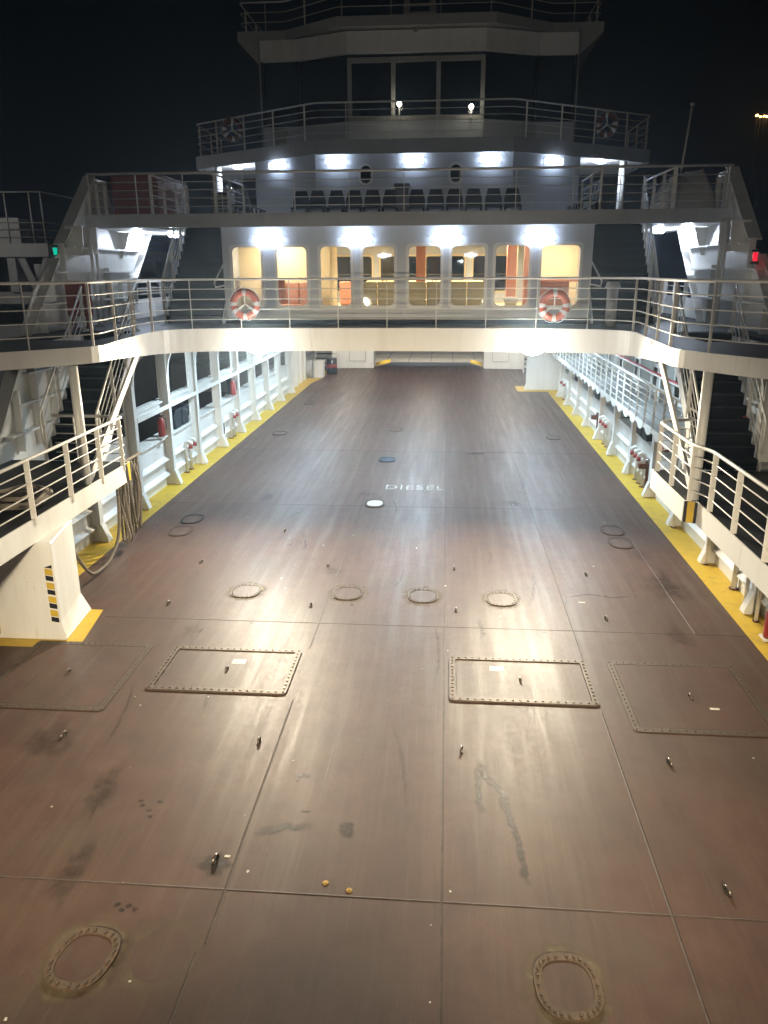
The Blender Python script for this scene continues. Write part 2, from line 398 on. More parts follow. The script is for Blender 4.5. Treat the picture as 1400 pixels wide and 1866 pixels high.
# ================================================================== SETTING
def setting():
    # sea (kept clear of the ship's deck, 2.4 m lower), hill with shore lights, quay beyond the stern ramp
    struct(MB().add([(-1500, -300, -2.4), (1500, -300, -2.4), (1500, 2500, -2.4), (-1500, 2500, -2.4)], [(0, 1, 2, 3)]), 'sea', 'water')
    struct(MB().box(-60, 60, 54.4, 150, -2.6, -.35), 'quay', 'quay')
    J = MB()
    for k in range(-16, 17): J.box(k*1.6-.02, k*1.6+.02, 54.45, 100, -.349, -.344)
    for y in (56, 58.6, 61.2): J.box(-30, 30, y-.02, y+.02, -.349, -.3435)
    struct(J, 'quay_joints', 'far_dark')
    # hill on the far shore: rough ridge
    V = []; F = []; nx, ny = 40, 10
    for j in range(ny):
        for i in range(nx):
            x = 60+i*16; y = 380+j*45
            h = 95*math.exp(-((x-330)/190)**2)*min(1, j/4)*(.85+.15*math.sin(i*.9+j))
            V.append((x, y, -3+h))
    for j in range(ny-1):
        for i in range(nx-1): F.append((j*nx+i, j*nx+i+1, (j+1)*nx+i+1, (j+1)*nx+i))
    struct(MB().add(V, F, True), 'hill', 'hill')
    # the car deck
    struct(MB().box(-8.1, 8.1, -4, 50.1, -.4, 0), 'car_deck', 'deck')
    struct(MB().box(-8.25, 8.25, -5, 50.4, -2.6, -.41), 'hull', 'hull')
    # yellow stripes along the bulwarks and round the machinery box
    Y = MB()
    Y.prism([(-7.15, 12.42), (-6.26, 12.42), (-6.26, 42), (-6.0, 44), (-6.0, 47.5), (-7.15, 47.5)], 'z', .001, .004)
    Y.prism([(6.25, 7.0), (7.15, 7.0), (7.15, 39.9), (6.25, 39.9)], 'z', .001, .004)
    Y.prism([(-8.05, 10.93), (-5.15, 10.93), (-4.86, 11.16), (-5.06, 12.42), (-8.05, 12.42)], 'z', .001, .004)
    Y.prism([(4.75, 39.5), (7.3, 39.5), (7.3, 41.4), (4.75, 41.4)], 'z', .0045, .0075)
    struct(Y, 'yellow_edge_marking', 'yellow')
    # plate seams: low weld beads
    W = MB()
    def bead(a, b, w=.03, h=.006):
        a, b = Vector((*a, 0)), Vector((*b, 0)); d = (b-a).normalized(); n = Vector((-d.y, d.x, 0))*w/2; u = Vector((0, 0, h))
        W.add([a-n, a+n, b+n, b-n, a+u, b+u], [(0, 3, 5, 4), (1, 4, 5, 2), (0, 4, 1), (3, 2, 5)])
    for x, y0, y1 in ((.085, -3, 12.1), (-2.1+1.1-.02, 5.5, 49), (.0, 13, 48)): pass
    bead((1.16, -3), (1.16, 12.2)); bead((-1.0, 5.4), (-1.0, 9.6)); bead((-1.06, -3), (-1.06, 5.3), .025)
    bead((-1.03, 11.2), (-1.03, 49), .022, .004); bead((3.36, 9.6), (3.36, -3)); bead((3.36, 11.1), (3.36, 30), .018, .004)
    bead((1.16, 12.3), (1.16, 49), .018, .004); bead((5.4, 12.2), (5.4, 20), .018, .004)
    bead((-6.2, 6.05), (6.2, 6.05), .03); bead((-4.9, 12.15), (6.2, 12.15), .02, .004); bead((-6.2, 19.2), (6.2, 19.2), .018, .004); bead((-6.2, 25.6), (6.2, 25.6), .018, .004)
    struct(W, 'plate_seam', 'seam')
    # stains with shapes of their own, as thin dried films
    St = MB(); FA = []
    def blob(cx, cy, rx, ry, n=18, j=.25, z=.002, str_=.85):
        V = [(cx, cy, z)]; q = [1+random.uniform(-j, j) for _ in range(n)]; rings = ((.55, 1), (.8, .75), (1.15, 0))
        for f, _ in rings:
            for k in range(n):
                a = 2*math.pi*k/n; V.append((cx+rx*q[k]*f*math.cos(a), cy+ry*q[k]*f*math.sin(a), z))
        F = [(0, k+1, (k+1) % n+1) for k in range(n)]
        for r_ in range(2): F += [(1+r_*n+k, 1+(r_+1)*n+k, 1+(r_+1)*n+(k+1) % n, 1+r_*n+(k+1) % n) for k in range(n)]
        St.add(V, F); FA.extend([str_]+[str_*al for _, al in rings for _k in range(n)])
    def streakline(pts, w, str_=.8):
        Pn = [Vector((x, y, 0)) for x, y in pts]; P = []
        for a, c in zip(Pn, Pn[1:]):
            for k in range(5): P.append(a.lerp(c, k/5)+Vector((random.uniform(-.4, .4)*w, random.uniform(-.4, .4)*w, 0)))
        P.append(Pn[-1]); n = len(P); V = []; al = []
        for i, p in enumerate(P):
            d = (P[min(i+1, n-1)]-P[max(i-1, 0)]).normalized(); q = w*random.uniform(.7, 1.3); e = min(1, i/3, (n-1-i)/3)
            for t_, f_ in ((-1.5, 0), (-.6, 1), (.6, 1), (1.5, 0)): V.append((p.x-d.y*q*t_, p.y+d.x*q*t_, .0022)); al.append(f_*e*str_)
        St.add(V, [(i*4+k, i*4+k+1, i*4+k+5, i*4+k+4) for i in range(n-1) for k in range(3)]); FA.extend(al)
    streakline([(1.62, 8.4), (1.68, 8.05), (1.86, 7.75), (1.9, 7.4), (1.98, 7.0), (2.0, 6.6), (2.02, 6.3)], .035)
    streakline([(1.62, 8.3), (1.6, 8.0), (1.58, 7.7), (1.6, 7.35)], .04)
    streakline([(-.9, 6.85), (-.6, 7.0), (-.25, 7.0)], .05); blob(.1, 6.98, .09, .12); blob(-.55, 7.9, .08, .05)
    streakline([(3.4, 13.55), (3.9, 13.75), (4.3, 13.62), (4.7, 13.7)], .018)
    streakline([(1.8, 25.3), (2.3, 25.6), (3.2, 25.75), (3.9, 25.7)], .03); blob(2.2, 25.45, .28, .12)
    blob(-1.2, 6.38, .18, .14)
    for _ in range(30):
        x, y = random.uniform(-5.9, 5.9), random.uniform(4.2, 30); blob(x, y, random.uniform(.02, .06), random.uniform(.015, .05), 8)
    for x, y in ((-2.35, 7.3), (-2.3, 7.22), (-2.2, 7.15), (-2.12, 7.3), (-2.15, 7.05), (-2.0, 5.78), (-1.93, 5.72), (-1.88, 5.78), (-1.8, 5.74)): blob(x, y, .035, .03, 8)
    for _ in range(14):
        x, y = random.uniform(-5.6, 5.6), random.uniform(4.5, 24); blob(x, y, random.uniform(.12, .4), random.uniform(.15, .7), 22, .35, .0015, random.uniform(.18, .4))
    for _ in range(20):
        x, y = random.uniform(-5.2, 5.2), random.uniform(5, 22); a = random.uniform(-.25, .25); l = random.uniform(.5, 2.2)
        streakline([(x+a*l*t_+.06*math.sin(3*t_), y+l*t_) for t_ in (0, .33, .66, 1)], random.uniform(.008, .03), random.uniform(.18, .4))
    so = struct(St, 'oil_stain', 'stain_film'); set_fade(so.data, FA)
    Rb = MB(); RA = []
    for cx, cy, rx, ry in ((-2.05, 5.16, .285, .33), (2.25, 5.20, .285, .33), (-2.66, 13.45, .285, .33), (-.69, 13.48, .285, .33), (.75, 13.45, .285, .33), (2.22, 13.4, .285, .33), (-1.37, 5.26, .3, .33)):
        n = 30; V = []
        for f, al in ((.9, .9), (1.12, .8), (1.5, 0)):
            for k in range(n):
                a = 2*math.pi*k/n; q = f*(1+(random.uniform(-.08, .08) if f > 1.3 else 0)); V.append((cx+rx*q*math.cos(a), cy+ry*q*math.sin(a), .0009)); RA.append(al*(.55 if cx == -1.37 else 1))
        Rb.add(V, [(r_*n+k, r_*n+(k+1) % n, (r_+1)*n+(k+1) % n, (r_+1)*n+k) for r_ in range(2) for k in range(n)])
    ro_ = struct(Rb, 'rust_bleed', 'rust_bleed'); set_fade(ro_.data, RA)
    Mi = MB()
    for cx, cy in ((-2.07, 10.66), (1.97, 10.72)):
        Mi.add([(cx-.11, cy-.07, .0135), (cx+.12, cy-.08, .0135), (cx+.11, cy+.08, .0135), (cx-.1, cy+.07, .0135)], [(0, 1, 2, 3)])
    struct(Mi, 'paint_patch', 'mint')
    Fl = MB()
    for _ in range(70):
        x, y = random.uniform(-6, 6), random.uniform(4.0, 26); a = random.uniform(0, 6.3); q = random.uniform(.008, .028)
        V = [(x+q*math.cos(a+k*1.57)*random.uniform(.4, 1.3), y+q*math.sin(a+k*1.57)*random.uniform(.4, 1.3), .0035) for k in range(4)]
        Fl.add(V, [(0, 1, 2, 3)])
    Fl.cbox((4.95, 9.78, .018), (.13, .05, .004)); Fl.cbox((3.7, 13.35, .004), (.12, .04, .004)); Fl.cbox((-1.1, 6.5, .004), (.06, .03, .004))
    struct(Fl, 'paint_flecks', 'flake')
    # worn lettering on the deck
    c = bpy.data.curves.new('lettering', 'FONT'); c.body = 'DIESEL'; c.size = .72; c.extrude = .0015; c.space_character = 1.15
    to = bpy.data.objects.new('tmp', c); COL.objects.link(to)
    me = bpy.data.meshes.new_from_object(to.evaluated_get(bpy.context.evaluated_depsgraph_get())); bpy.data.objects.remove(to)
    w = max(v.co.x for v in me.vertices)-min(v.co.x for v in me.vertices)
    lo = bpy.data.objects.new('deck_lettering', me); COL.objects.link(lo); me.materials.clear(); me.materials.append(MATS['worn_paint']); set_fade(me, [.24]*len(me.vertices))
    lo.scale = (1.66/w, .95, 1); lo.location = (-.58, 20.85, .0035); lo['kind'] = 'structure'
setting()

# ================================================================== DECK FITTINGS
def hatch(x0, x1, y0, y1, label, bolts=True, m='rim_steel'):
    cx, cy = (x0+x1)/2, (y0+y1)/2; w = .10
    t = thing('hatch_cover', (cx, cy, 0), label, 'hatch', 'flush hatch covers across the car deck')
    fn = lambda u, v, k: (u, v, .001+k)
    h = .027 if bolts else .013
    f = MB().ringplate(rrect(x0, x1, y0, y1, .07), rrect(x0+w, x1-w, y0+w, y1-w, .02), fn, h).build('frame', m, t)
    MB().box(x0+w+.008, x1-w-.008, y0+w+.008, y1-w-.008, .001, .011).build('cover_plate', 'deck', t)
    B = MB(); BB = {}; r = .021 if bolts else .012
    def row(a, b, n):
        for k in range(n+1):
            x = a[0]+(b[0]-a[0])*k/n; y = a[1]+(b[1]-a[1])*k/n
            if not bolts: B.cyl((x, y, h), r, .014, 7, r2=r*.6); continue
            if 'b' not in BB: o_ = BB['b'] = MB().cyl((cx, cy, h), r, .014, 7, r2=r*.6).build('bolt', 'bolt', f)
            else: o_ = BB['b'].copy(); COL.objects.link(o_); o_.parent = f
            o_.location = (x-cx, y-cy, 0)
    i = w/2; nx, ny = round((x1-x0)/.112), round((y1-y0)/.112)
    row((x0+i, y0+i), (x1-i, y0+i), nx); row((x0+i, y1-i), (x1-i, y1-i), nx)
    row((x0+i, y0+i+.1), (x0+i, y1-i-.1), ny-2); row((x1-i, y0+i+.1), (x1-i, y1-i-.1), ny-2)
    if not bolts: B.build('bolt_row', 'bolt', f)
hatch(-5.60, -3.62, 9.12, 11.14, 'wide reddish flush hatch beside the white machinery box', False)
hatch(-3.25, -1.135, 9.73, 11.10, 'studded steel hatch between the machinery box hatch and the deck seam')
hatch(1.24, 3.375, 9.74, 11.07, 'studded hatch with bright worn rim and black tear at its corner')
hatch(3.70, 5.65, 9.15, 11.10, 'wide dull hatch with paper scrap nearest the platform without a box', False)

def oval(rx, ry, n=32, p=2.6):
    out = []
    for k in range(n):
        a = 2*math.pi*k/n; c, s = math.cos(a), math.sin(a)
        out.append((rx*math.copysign(abs(c)**(2/p), c), ry*math.copysign(abs(s)**(2/p), s)))
    return out
def manhole(x, y, rx, ry, label, m='rim_steel', cov='deck', halo=False, rot=0, bolts=24, h=.022):
    t = thing('manhole_cover', (0, 0, 0), label, 'manhole cover', 'bolted oval manhole covers')
    fn = lambda u, v, k: (u, v, .001+k)
    if halo: MB().ringplate(oval(rx*1.17, ry*1.17), oval(rx*1.0, ry*1.0), fn, .004).build('weld_ring', 'halo', t)
    f = MB().ringplate(oval(rx, ry), oval(rx*.76, ry*.76), fn, h).build('rim', m, t)
    MB().prism(oval(rx*.755, ry*.755), 'z', .001, h*.72).build('cover_plate', cov, t)
    pts = oval(rx*.88, ry*.88, bolts)
    if y < 15:                                        # near covers: every bolt a piece of its own
        b0 = None
        for u, v in pts:
            if b0 is None: b0 = b = MB().cyl((0, 0, h), .015, .016, 6, r2=.010).build('bolt', 'bolt', f)
            else: b = b0.copy(); COL.objects.link(b); b.parent = f
            b.location = (u, v, 0)
    else:
        B = MB()
        for u, v in pts: B.cyl((u, v, h), .015, .016, 6, r2=.010)
        B.build('bolt_ring', 'bolt', f)
    t.location = (x, y, 0); t.rotation_euler = (0, 0, rot)
    return t
manhole(-2.05, 5.16, .285, .33, 'rusty manhole cover with pale halo beside the ghost of another', 'rust_rim', rot=R(-8), bolts=22)
manhole(2.25, 5.20, .285, .33, 'rusty manhole cover alone near the sloping deck seam', 'rust_rim', rot=R(4), bolts=26)
for (x, y, lb) in ((-2.66, 13.45, 'manhole cover with yellowed rim at the machinery box end of its row'), (-.69, 13.48, 'second manhole cover from the machinery box in the row of four'),
                   (.75, 13.45, 'third manhole cover from the machinery box in the row of four'), (2.22, 13.40, 'last of four manhole covers, farthest from the machinery box')):
    manhole(x, y, .285, .33, lb, 'rim_steel')
manhole(-5.13, 17.8, .27, .38, 'dark ringed manhole cover behind its twin beside the hanging rope', 'drum', halo=False)
manhole(-5.11, 16.87, .27, .38, 'dark ringed manhole cover in front of its twin beside the hanging rope', 'seam', halo=False)
manhole(5.1, 17.6, .27, .38, 'faint oval manhole cover behind its twin near the gangway corner', 'seam', halo=False)
manhole(5.11, 16.71, .27, .38, 'faint oval manhole cover in front of its twin near the gangway corner', 'seam', halo=False)
manhole(-.71, 19.42, .27, .36, 'white painted manhole cover in front of the worn DIESEL lettering', 'rim_steel', 'cover_white')
manhole(-.75, 24.38, .27, .36, 'dark blue manhole cover beyond the worn DIESEL lettering', 'cover_blue', 'cover_blue', False)
manhole(-.78, 29.37, .27, .36, 'brownish manhole cover on the centreline beyond the blue one', 'rust_rim')
manhole(-5.15, 28.38, .27, .36, 'flat grey manhole cover beside the framed opening wall', 'seam', halo=False)
manhole(-5.2, 35.34, .27, .36, 'distant dark manhole cover near the white winch box', 'drum', halo=False)
manhole(5.08, 28.17, .27, .36, 'faint grey manhole cover beside the long gangway', 'seam', halo=False)
def lug():
    t = thing('lashing_eye', (0, 0, 0), 'x', 'lashing eye', 'steel lashing eyes set in the car deck')
    pts = [(0, -.07*math.cos(a), .010+.062*math.sin(a)**.8) for a in [math.pi*k/8 for k in range(9)]]
    MB().tube(pts, .017, 7).build('ring', 'lug_steel', t)
    MB().prism([(x*.035, y*.10) for x, y in oval(1, 1, 14, 2)], 'z', .0011, .010).build('foot_plate', 'stain', t)
    return t
L0 = lug()
lugs = [(-4.61, 10.14, 'lashing eye in the middle of the hatch beside the machinery box', -.2), (-2.19, 10.39, 'lashing eye on the studded hatch nearer the machinery box', -.15),
 (2.31, 10.37, 'lashing eye with worn paint on the studded hatch with torn corner', .1), (4.7, 10.08, 'lashing eye on the wide hatch with the paper scrap', .25),
 (-3.88, 8.51, 'lashing eye just in front of the hatch beside the machinery box', -.3), (-1.25, 8.56, 'lashing eye between the studded hatch and the seam, toward the machinery box', -.05),
 (1.40, 8.56, 'lashing eye in front of the torn hatch beside the straight centre seam', 0), (3.98, 8.48, 'lashing eye in front of the wide hatch with paper scrap', .3),
 (-1.21, 6.44, 'lashing eye standing in a dark oily spot near the cross seam', -.35), (3.98, 6.39, 'lashing eye just behind the cross seam near the sloping seam', .35),
 (-3.96, 12.75, 'lashing eye nearest the yellow foot of the machinery box', -.3), (-1.3, 12.86, 'lashing eye in front of the first two row manholes', 0),
 (-1.28, 14.88, 'lashing eye behind the second manhole of the row', 0), (1.35, 14.88, 'lashing eye behind the last two row manholes', 0), (1.37, 12.83, 'lashing eye in front of the last two row manholes', 0),
 (4.01, 14.73, 'lashing eye behind the thin black scratch marks', .2), (4.01, 12.65, 'lashing eye in front of the thin black scratch marks', .3),
 (-2.64, 17.04, 'lashing eye on the dark deck level with the twin ringed manholes', 0), (-4.0, 14.89, 'lashing eye between the machinery box and the rope-side manholes', -.2)]
for i, (x, y, lb, rz) in enumerate(lugs):
    o = L0 if i == 0 else dup(L0, (x, y, 0))
    o.location = (x, y, 0); o.rotation_euler = (0, 0, rz*.6); o.scale = (.82, .82, .82); o['label'] = lb
for i, (x, y, lb) in enumerate(((-.01, 6.21, 'brass deck plug slightly nearer the hatches'), (.24, 6.13, 'brass deck plug slightly nearer the cross seam'))):
    b = MB().cyl((0, 0, .001), .035, .008, 14, r2=.03).cyl((0, 0, .009), .014, .006, 8).build('deck_plug', 'brass'); b.location = (x, y, 0)
    tag(b, lb, 'plug', 'brass deck plugs')

# ================================================================== SIDES
YP = [18.54+2.48*k for k in range(-2, 9)]
def wall_left():
    t = thing('bulwark', (-6.9, 28, 0), 'white framed bulwark with big black openings behind the hanging ropes', 'bulwark')
    us = sorted({13.0, 44.0} | {y+d for y in YP for d in (.14, 2.38)}); us = [u for u in us if 13 <= u <= 44]
    def solid(u, v):
        if u > YP[-1]+.2: return True
        k = (u-YP[0]) % 2.48
        inb = .14 < k < 2.38
        if u < 17.5: return v < 1.95
        return not (inb and (2.47 < v < 3.78 or 1.42 < v < 2.12))
    MB().grid(us, [0, 1.42, 1.95, 2.12, 2.47, 3.78, 3.95], solid, lambda u, v, w: (-6.88-w, u, v), .03).build('plating', 'white', t, weld=True)
    for k, y in enumerate(YP):
        top = 3.96 if y > 17.5 else 1.72
        m = MB().box(-6.65, -6.635, y-.09, y+.09, .02, top).box(-6.879, -6.65, y-.007, y+.007, .0, top)
        m.prism([(-6.634, .42), (-6.61, .42), (-6.48, .06), (-6.48, .02), (-6.634, .02)], 'y', y-.10, y+.10)
        bb = m.build('post', 'white', t)
        if y > 17.5:
            pts = [(-6.62, y, 3.2)] + [(-6.62+.42*(1-math.cos(a)), y, 3.2+.74*math.sin(a)) for a in [math.pi/2*q/6 for q in range(1, 7)]]
            M = MB()
            for a, b in zip(pts, pts[1:]): M.bar(a, b, .10, .015, (1, 0, -.5))
            M.prism([(p[0], p[2]) for p in pts]+[(-6.62, 3.94)], 'y', y-.006, y+.006)
            M.build('bracket', 'white', t)
    for y0, y1 in zip(YP, YP[1:]):
        if y0 > 17.5:
            MB().box(-6.64, -6.625, y0+.09, y1-.09, 2.24, 2.36).box(-6.879, -6.64, y0+.09, y1-.09, 2.24, 2.254).build('stringer', 'white', t)
        for z in (.42, .86):
            MB().prism([(-6.879, z), (-6.76, z-.09), (-6.76, z-.12), (-6.879, z-.16)], 'y', y0+.02, y1-.02).build('stiffener', 'white', t)
        if y0 > 17.5:
            MB().box(-7.25, -6.80, y0+.12, y1-.1, 1.36, 1.412).box(-7.1, -6.80, y0+.12, y1-.1, 2.40, 2.452).build('sill', 'white', t)
    MB().box(-6.879, -6.64, 38.6, 44, 3.8, 3.95).build('stringer', 'white', t)
    for y in (39.6, 40.8, 42, 43.2): MB().box(-6.879, -6.78, y-.04, y+.04, 0, 3.8).build('stiffener', 'white', t)
wall_left()
YR = [13.10+2.48*k for k in range(-2, 11)]
def wall_right():
    t = thing('bulwark', (7.0, 28, 0), 'low white bulwark with flared posts under the long gangway', 'bulwark')
    us = sorted({6.5, 39.8} | {y+d for y in YR for d in (.3, 2.38)}); us = [u for u in us if 6.5 <= u <= 39.8]
    def solid(u, v):
        k = (u-YR[0]) % 2.48
        return not (u > 17 and .3 < k < 2.38 and v > 1.28)
    MB().grid(us, [0, 1.28, 2.02], solid, lambda u, v, w: (6.80+w, u, v), .03).build('plating', 'white', t, weld=True)
    for y in YR:
        m = MB().box(6.635, 6.65, y-.09, y+.09, .02, 1.74 if y < 15.2 else 2.1).box(6.65, 6.799, y-.007, y+.007, 0, 1.72 if y < 15.2 else 1.98)
        m.prism([(6.634, .42), (6.61, .42), (6.48, .06), (6.48, .02), (6.634, .02)], 'y', y-.10, y+.10)
        m.build('post', 'white', t)
        if y > 15: MB().box(6.67, 6.75, y+.2, y+.28, 0, 2.1).build('conduit', 'white', t)
    for y0, y1 in zip(YR, YR[1:]):
        for z in (.40, .82): MB().prism([(6.799, z), (6.72, z-.08), (6.72, z-.11), (6.799, z-.15)], 'y', y0+.02, y1-.02).build('stiffener', 'white', t)
        if y0 > 16: MB().box(6.74, 7.25, y0+.3, y1-.1, 1.22, 1.272).build('sill', 'white', t)
    # outer side above the gangway
    o = thing('bulwark', (7.7, 28, 2.1), 'tall white side with black openings behind the red pipe', 'bulwark')
    us = sorted({15.6, 40.0} | {y+d for y in YR for d in (.42, 1.0, 1.12, 1.7, 1.82, 2.36)}); us = [u for u in us if 15.6 <= u <= 40]
    def solid2(u, v):
        k = (u-YR[0]) % 2.48
        if 3.08 < v < 3.84: return not (.42 < k < 2.36)
        if 2.35 < v < 2.95: return not (.42 < k < 1.0 or 1.12 < k < 1.7 or 1.82 < k < 2.36)
        return True
    MB().grid(us, [2.0, 2.35, 2.95, 3.08, 3.84, 4.28], solid2, lambda u, v, w: (7.7+w, u, v), .03).build('plating', 'white', o, weld=True)
    for y in YR:
        if y < 15.5: continue
        MB().box(7.3, 7.315, y-.09, y+.09, 2.1, 4.28).box(7.315, 7.7, y-.007, y+.007, 2.1, 4.28).build('post', 'white', o)
        pts = [(7.29-.42*(1-math.cos(a)), 3.5+.76*math.sin(a)) for a in [math.pi/2*q/6 for q in range(0, 7)]]
        M = MB().prism(pts+[(7.29, 4.26)], 'y', y-.006, y+.006)
        for a, b in zip(pts, pts[1:]): M.bar((a[0], y, a[1]), (b[0], y, b[1]), .10, .015, (-1, 0, -.5))
        M.build('bracket', 'white', o)
    pp = MB().tube([(7.22, 16.1, 2.98), (7.22, 40, 2.98)], .05, 10)
    tag(pp.build('fire_main_pipe', 'red_pipe'), 'long dull red pipe running along the white gangway side', 'pipe')
    for k in range(5): pass
wall_right()

def gangway():
    t = thing('gangway', (6.6, 27, 2.1), 'long white gangway floor with scalloped edge above the low bulwark', 'gangway')
    MB().box(6.13, 7.68, 15.25, 40, 2.13, 2.2).build('walkway_floor', 'grey_and_shaded', t)
    E = MB().box(6.10, 6.125, 15.25, 40, 2.09, 2.22); E.build('edge_beam', 'white', t)
    y = 15.6
    while y < 39.5:
        MB().prism([(y+.02, 2.088), (y+.10, 2.02), (y+.30, 1.98), (y+.50, 2.02), (y+.58, 2.088)], 'x', 6.104, 6.12).build('edge_scallop', 'white', t); y += .83
    P = MB()
    railing([(6.11, 15.4), (6.11, 40)], 2.2, 'long white gangway railing with mesh panels above the low bulwark', hs=(.17, .34, .51, .68, .82), top=.98, step=.85, pw=.045)
    railing([(7.1, 16.4), (7.1, 40)], 2.2, 'rear gangway railing under the red pipe', hs=(.25, .5), top=.8, step=1.7)
gangway()

# ------------------------------------------------------------------ machinery boxes
def machinery_box(y0, side, label, hi=1.74, far=False):
    s = side; x_in = 5.60; x_out = 8.0; y1 = y0+1.24
    t = thing('machinery_box', (s*6.8, y0+.6, 0), label, 'machinery box')
    prof = [(s*5.19, .004), (s*5.20, .03), (s*5.40, .34), (s*5.40, hi), (s*x_out, hi), (s*x_out, .004)]
    lv = ((.004, 5.135, 5.275), (.03, 5.14, 5.28), (.34, 5.20, 5.44), (hi, 5.19, 5.43))
    bevel(MB().loops([[(s*a, y0, z), (s*b, y1, z), (s*x_out, y1, z), (s*x_out, y0, z)] for z, a, b in lv]).build('casing', 'white', t), .03, 3)
    if far: return t
    def stripe(z0, z1, h, mt): MB().prism([(s*5.355, z0), (s*5.225, z1), (s*5.225, z1-h), (s*5.355, z0-h)], 'y', y0-.004, y0-.001).build('hazard_stripe', mt, t)
    for k in range(4):
        z = 1.30-k*.245; stripe(z, z-.02, .11, 'yellow'); stripe(z-.125, z-.145, .085, 'black_paint')
    MB().prism([(s*5.355, 1.315), (s*5.225, 1.36), (s*5.225, 1.295)], 'y', y0-.004, y0-.001).build('hazard_stripe', 'black_paint', t)
    MB().ringplate(rrect(s*6.78, s*6.30, .62, 1.30, .04), rrect(s*6.74, s*6.34, .66, 1.26, .03), lambda u, v, w: (u, y0-.001-w, v), .02).build('window_frame', 'white', t)
    MB().box(s*6.75, s*6.33, y0-.012, y0-.001, .65, 1.27).build('window_pane', 'lit_pane', t)
    MB().ringplate(rrect(s*5.70, s*5.57, .90, 1.06, .015), rrect(s*5.685, s*5.585, .915, 1.045, .01), lambda u, v, w: (u, y0-.001-w, v), .012).build('cover_plate', 'white', t)
    return t
machinery_box(11.18, -1, 'white machinery box with flared foot and yellow black hazard stripes')
machinery_box(40.1, 1, 'far white machinery box at the end of the gangway', 2.1, True)
def vent_lamp():
    t = thing('bulkhead_lamp', (-5.98, 10.98, 1.7), 'unlit white lamp under the platform edge on the machinery box', 'lamp')
    MB().cyl((-5.98, 10.98, 1.50), .10, .22, 14, r2=.12).build('housing', 'white', t)
    MB().cyl((-5.98, 10.98, 1.44), .05, .06, 12, r2=.08).build('lens', 'grey_and_shaded', t)
    MB().box(-6.1, -5.86, 10.98, 11.16, 1.69, 1.735).build('mounting_plate', 'white', t)
    br = MB().prism([(10.80, .30), (10.80, .12), (11.16, .12), (11.16, .38), (11.05, .38)], 'x', -6.95, -6.27)
    tag(br.build('step_bracket', 'yellow'), 'yellow steel step jutting from the machinery box wall', 'step')
vent_lamp()

# ------------------------------------------------------------------ platforms in the foreground
def platforms():
    t = thing('platform', (-6.7, 11, 2.1), 'dark floored platform with cream edge above the machinery box', 'platform')
    MB().box(-8.05, -5.48, 4.0, 15.20, 2.02, 2.1).build('floor_plate', 'dark_deck', t)
    MB().box(-5.48, -5.452, 4.0, 15.20, 1.73, 2.112).box(-8.05, -5.48, 15.20, 15.225, 1.73, 2.10).build('edge_beam', 'white', t)
    MB().prism([(14.93, 1.732), (15.05, 1.732), (15.0, 2.112), (14.88, 2.112)], 'x', -5.451, -5.448).box(-5.451, -5.448, 15.15, 15.20, 1.732, 2.112).build('hazard_stripe', 'black_paint', t)
    MB().prism([(15.06, 1.732), (15.15, 1.732), (15.15, 2.112), (15.01, 2.112)], 'x', -5.451, -5.448).build('hazard_stripe', 'yellow', t)
    railing([(-5.47, 4.2), (-5.47, 15.1), (-7.0, 15.15)], 2.1, 'cream platform railing above the white machinery box', hs=(.2, .4, .6, .79), top=.97, rad=.15, posts=[.2, 1.6, 3.0, 4.4, 5.8, 7.1, 8.4, 9.65, 10.65, 11.9], pw=.09, pt=.02, rt=.03, rb=.012)
    p = thing('platform', (6.7, 11, 2.1), 'dark floored platform with cream edge joining the long gangway', 'platform')
    MB().prism([(8.05, 4), (8.05, 15.2), (5.24, 15.2), (5.24, 13.02), (5.44, 12.92), (5.44, 4)], 'z', 2.02, 2.1).build('floor_plate', 'dark_deck', p)
    E = MB()
    for a, b in (((5.24, 15.2), (5.24, 13.02)), ((5.24, 13.02), (5.44, 12.92)), ((5.44, 12.92), (5.44, 4))):
        E.bar((a[0]-.012, a[1], 1.922), (b[0]-.012, b[1], 1.922), .022, .38)
    E.bar((5.24, 15.212, 1.922), (6.04, 15.212, 1.922), .022, .38)
    E.build('edge_beam', 'white', p)
    MB().prism([(5.226, 13.0), (5.426, 12.895), (5.426, 12.885), (5.226, 12.99)], 'z', 1.735, 2.11).build('hazard_stripe', 'black_paint', p)
    MB().prism([(5.27, 12.965), (5.37, 12.912), (5.37, 12.900), (5.27, 12.953)], 'z', 1.74, 2.113).build('hazard_stripe', 'yellow', p)
    railing([(6.0, 15.45), (5.27, 15.15), (5.27, 13.05), (5.46, 12.6), (5.46, 4.2)], 2.1, 'cream platform railing joining the long gangway', hs=(.2, .4, .6, .79), top=.97, rad=.2, posts=[.1, .8, 1.9, 2.9, 3.5, 4.6, 5.8, 7.0, 8.2, 9.6, 11], pw=.09, pt=.02, rt=.03, rb=.012)
    for s, lb in ((-1, 'stout cream pole on the machinery box platform'), (1, 'stout cream pole at the corner of the gangway platform')):
        x = 5.58 if s < 0 else 5.42; y = 13.45 if s < 0 else 13.15
        q = thing('support_pole', (s*x, y, 2.1), lb+' with slanting brace', 'pole', 'poles holding the overhanging deck')
        MB().tube([(s*x, y, 2.1), (s*x, y, 4.29)], .085, 14).build('shaft', 'white', q)
        MB().bar((s*(x+.02), y+.12, 2.12), (s*(x-.02), y+3.0, 4.25), .05, .16, (0, -.6, .8)).build('brace', 'white', q)
platforms()

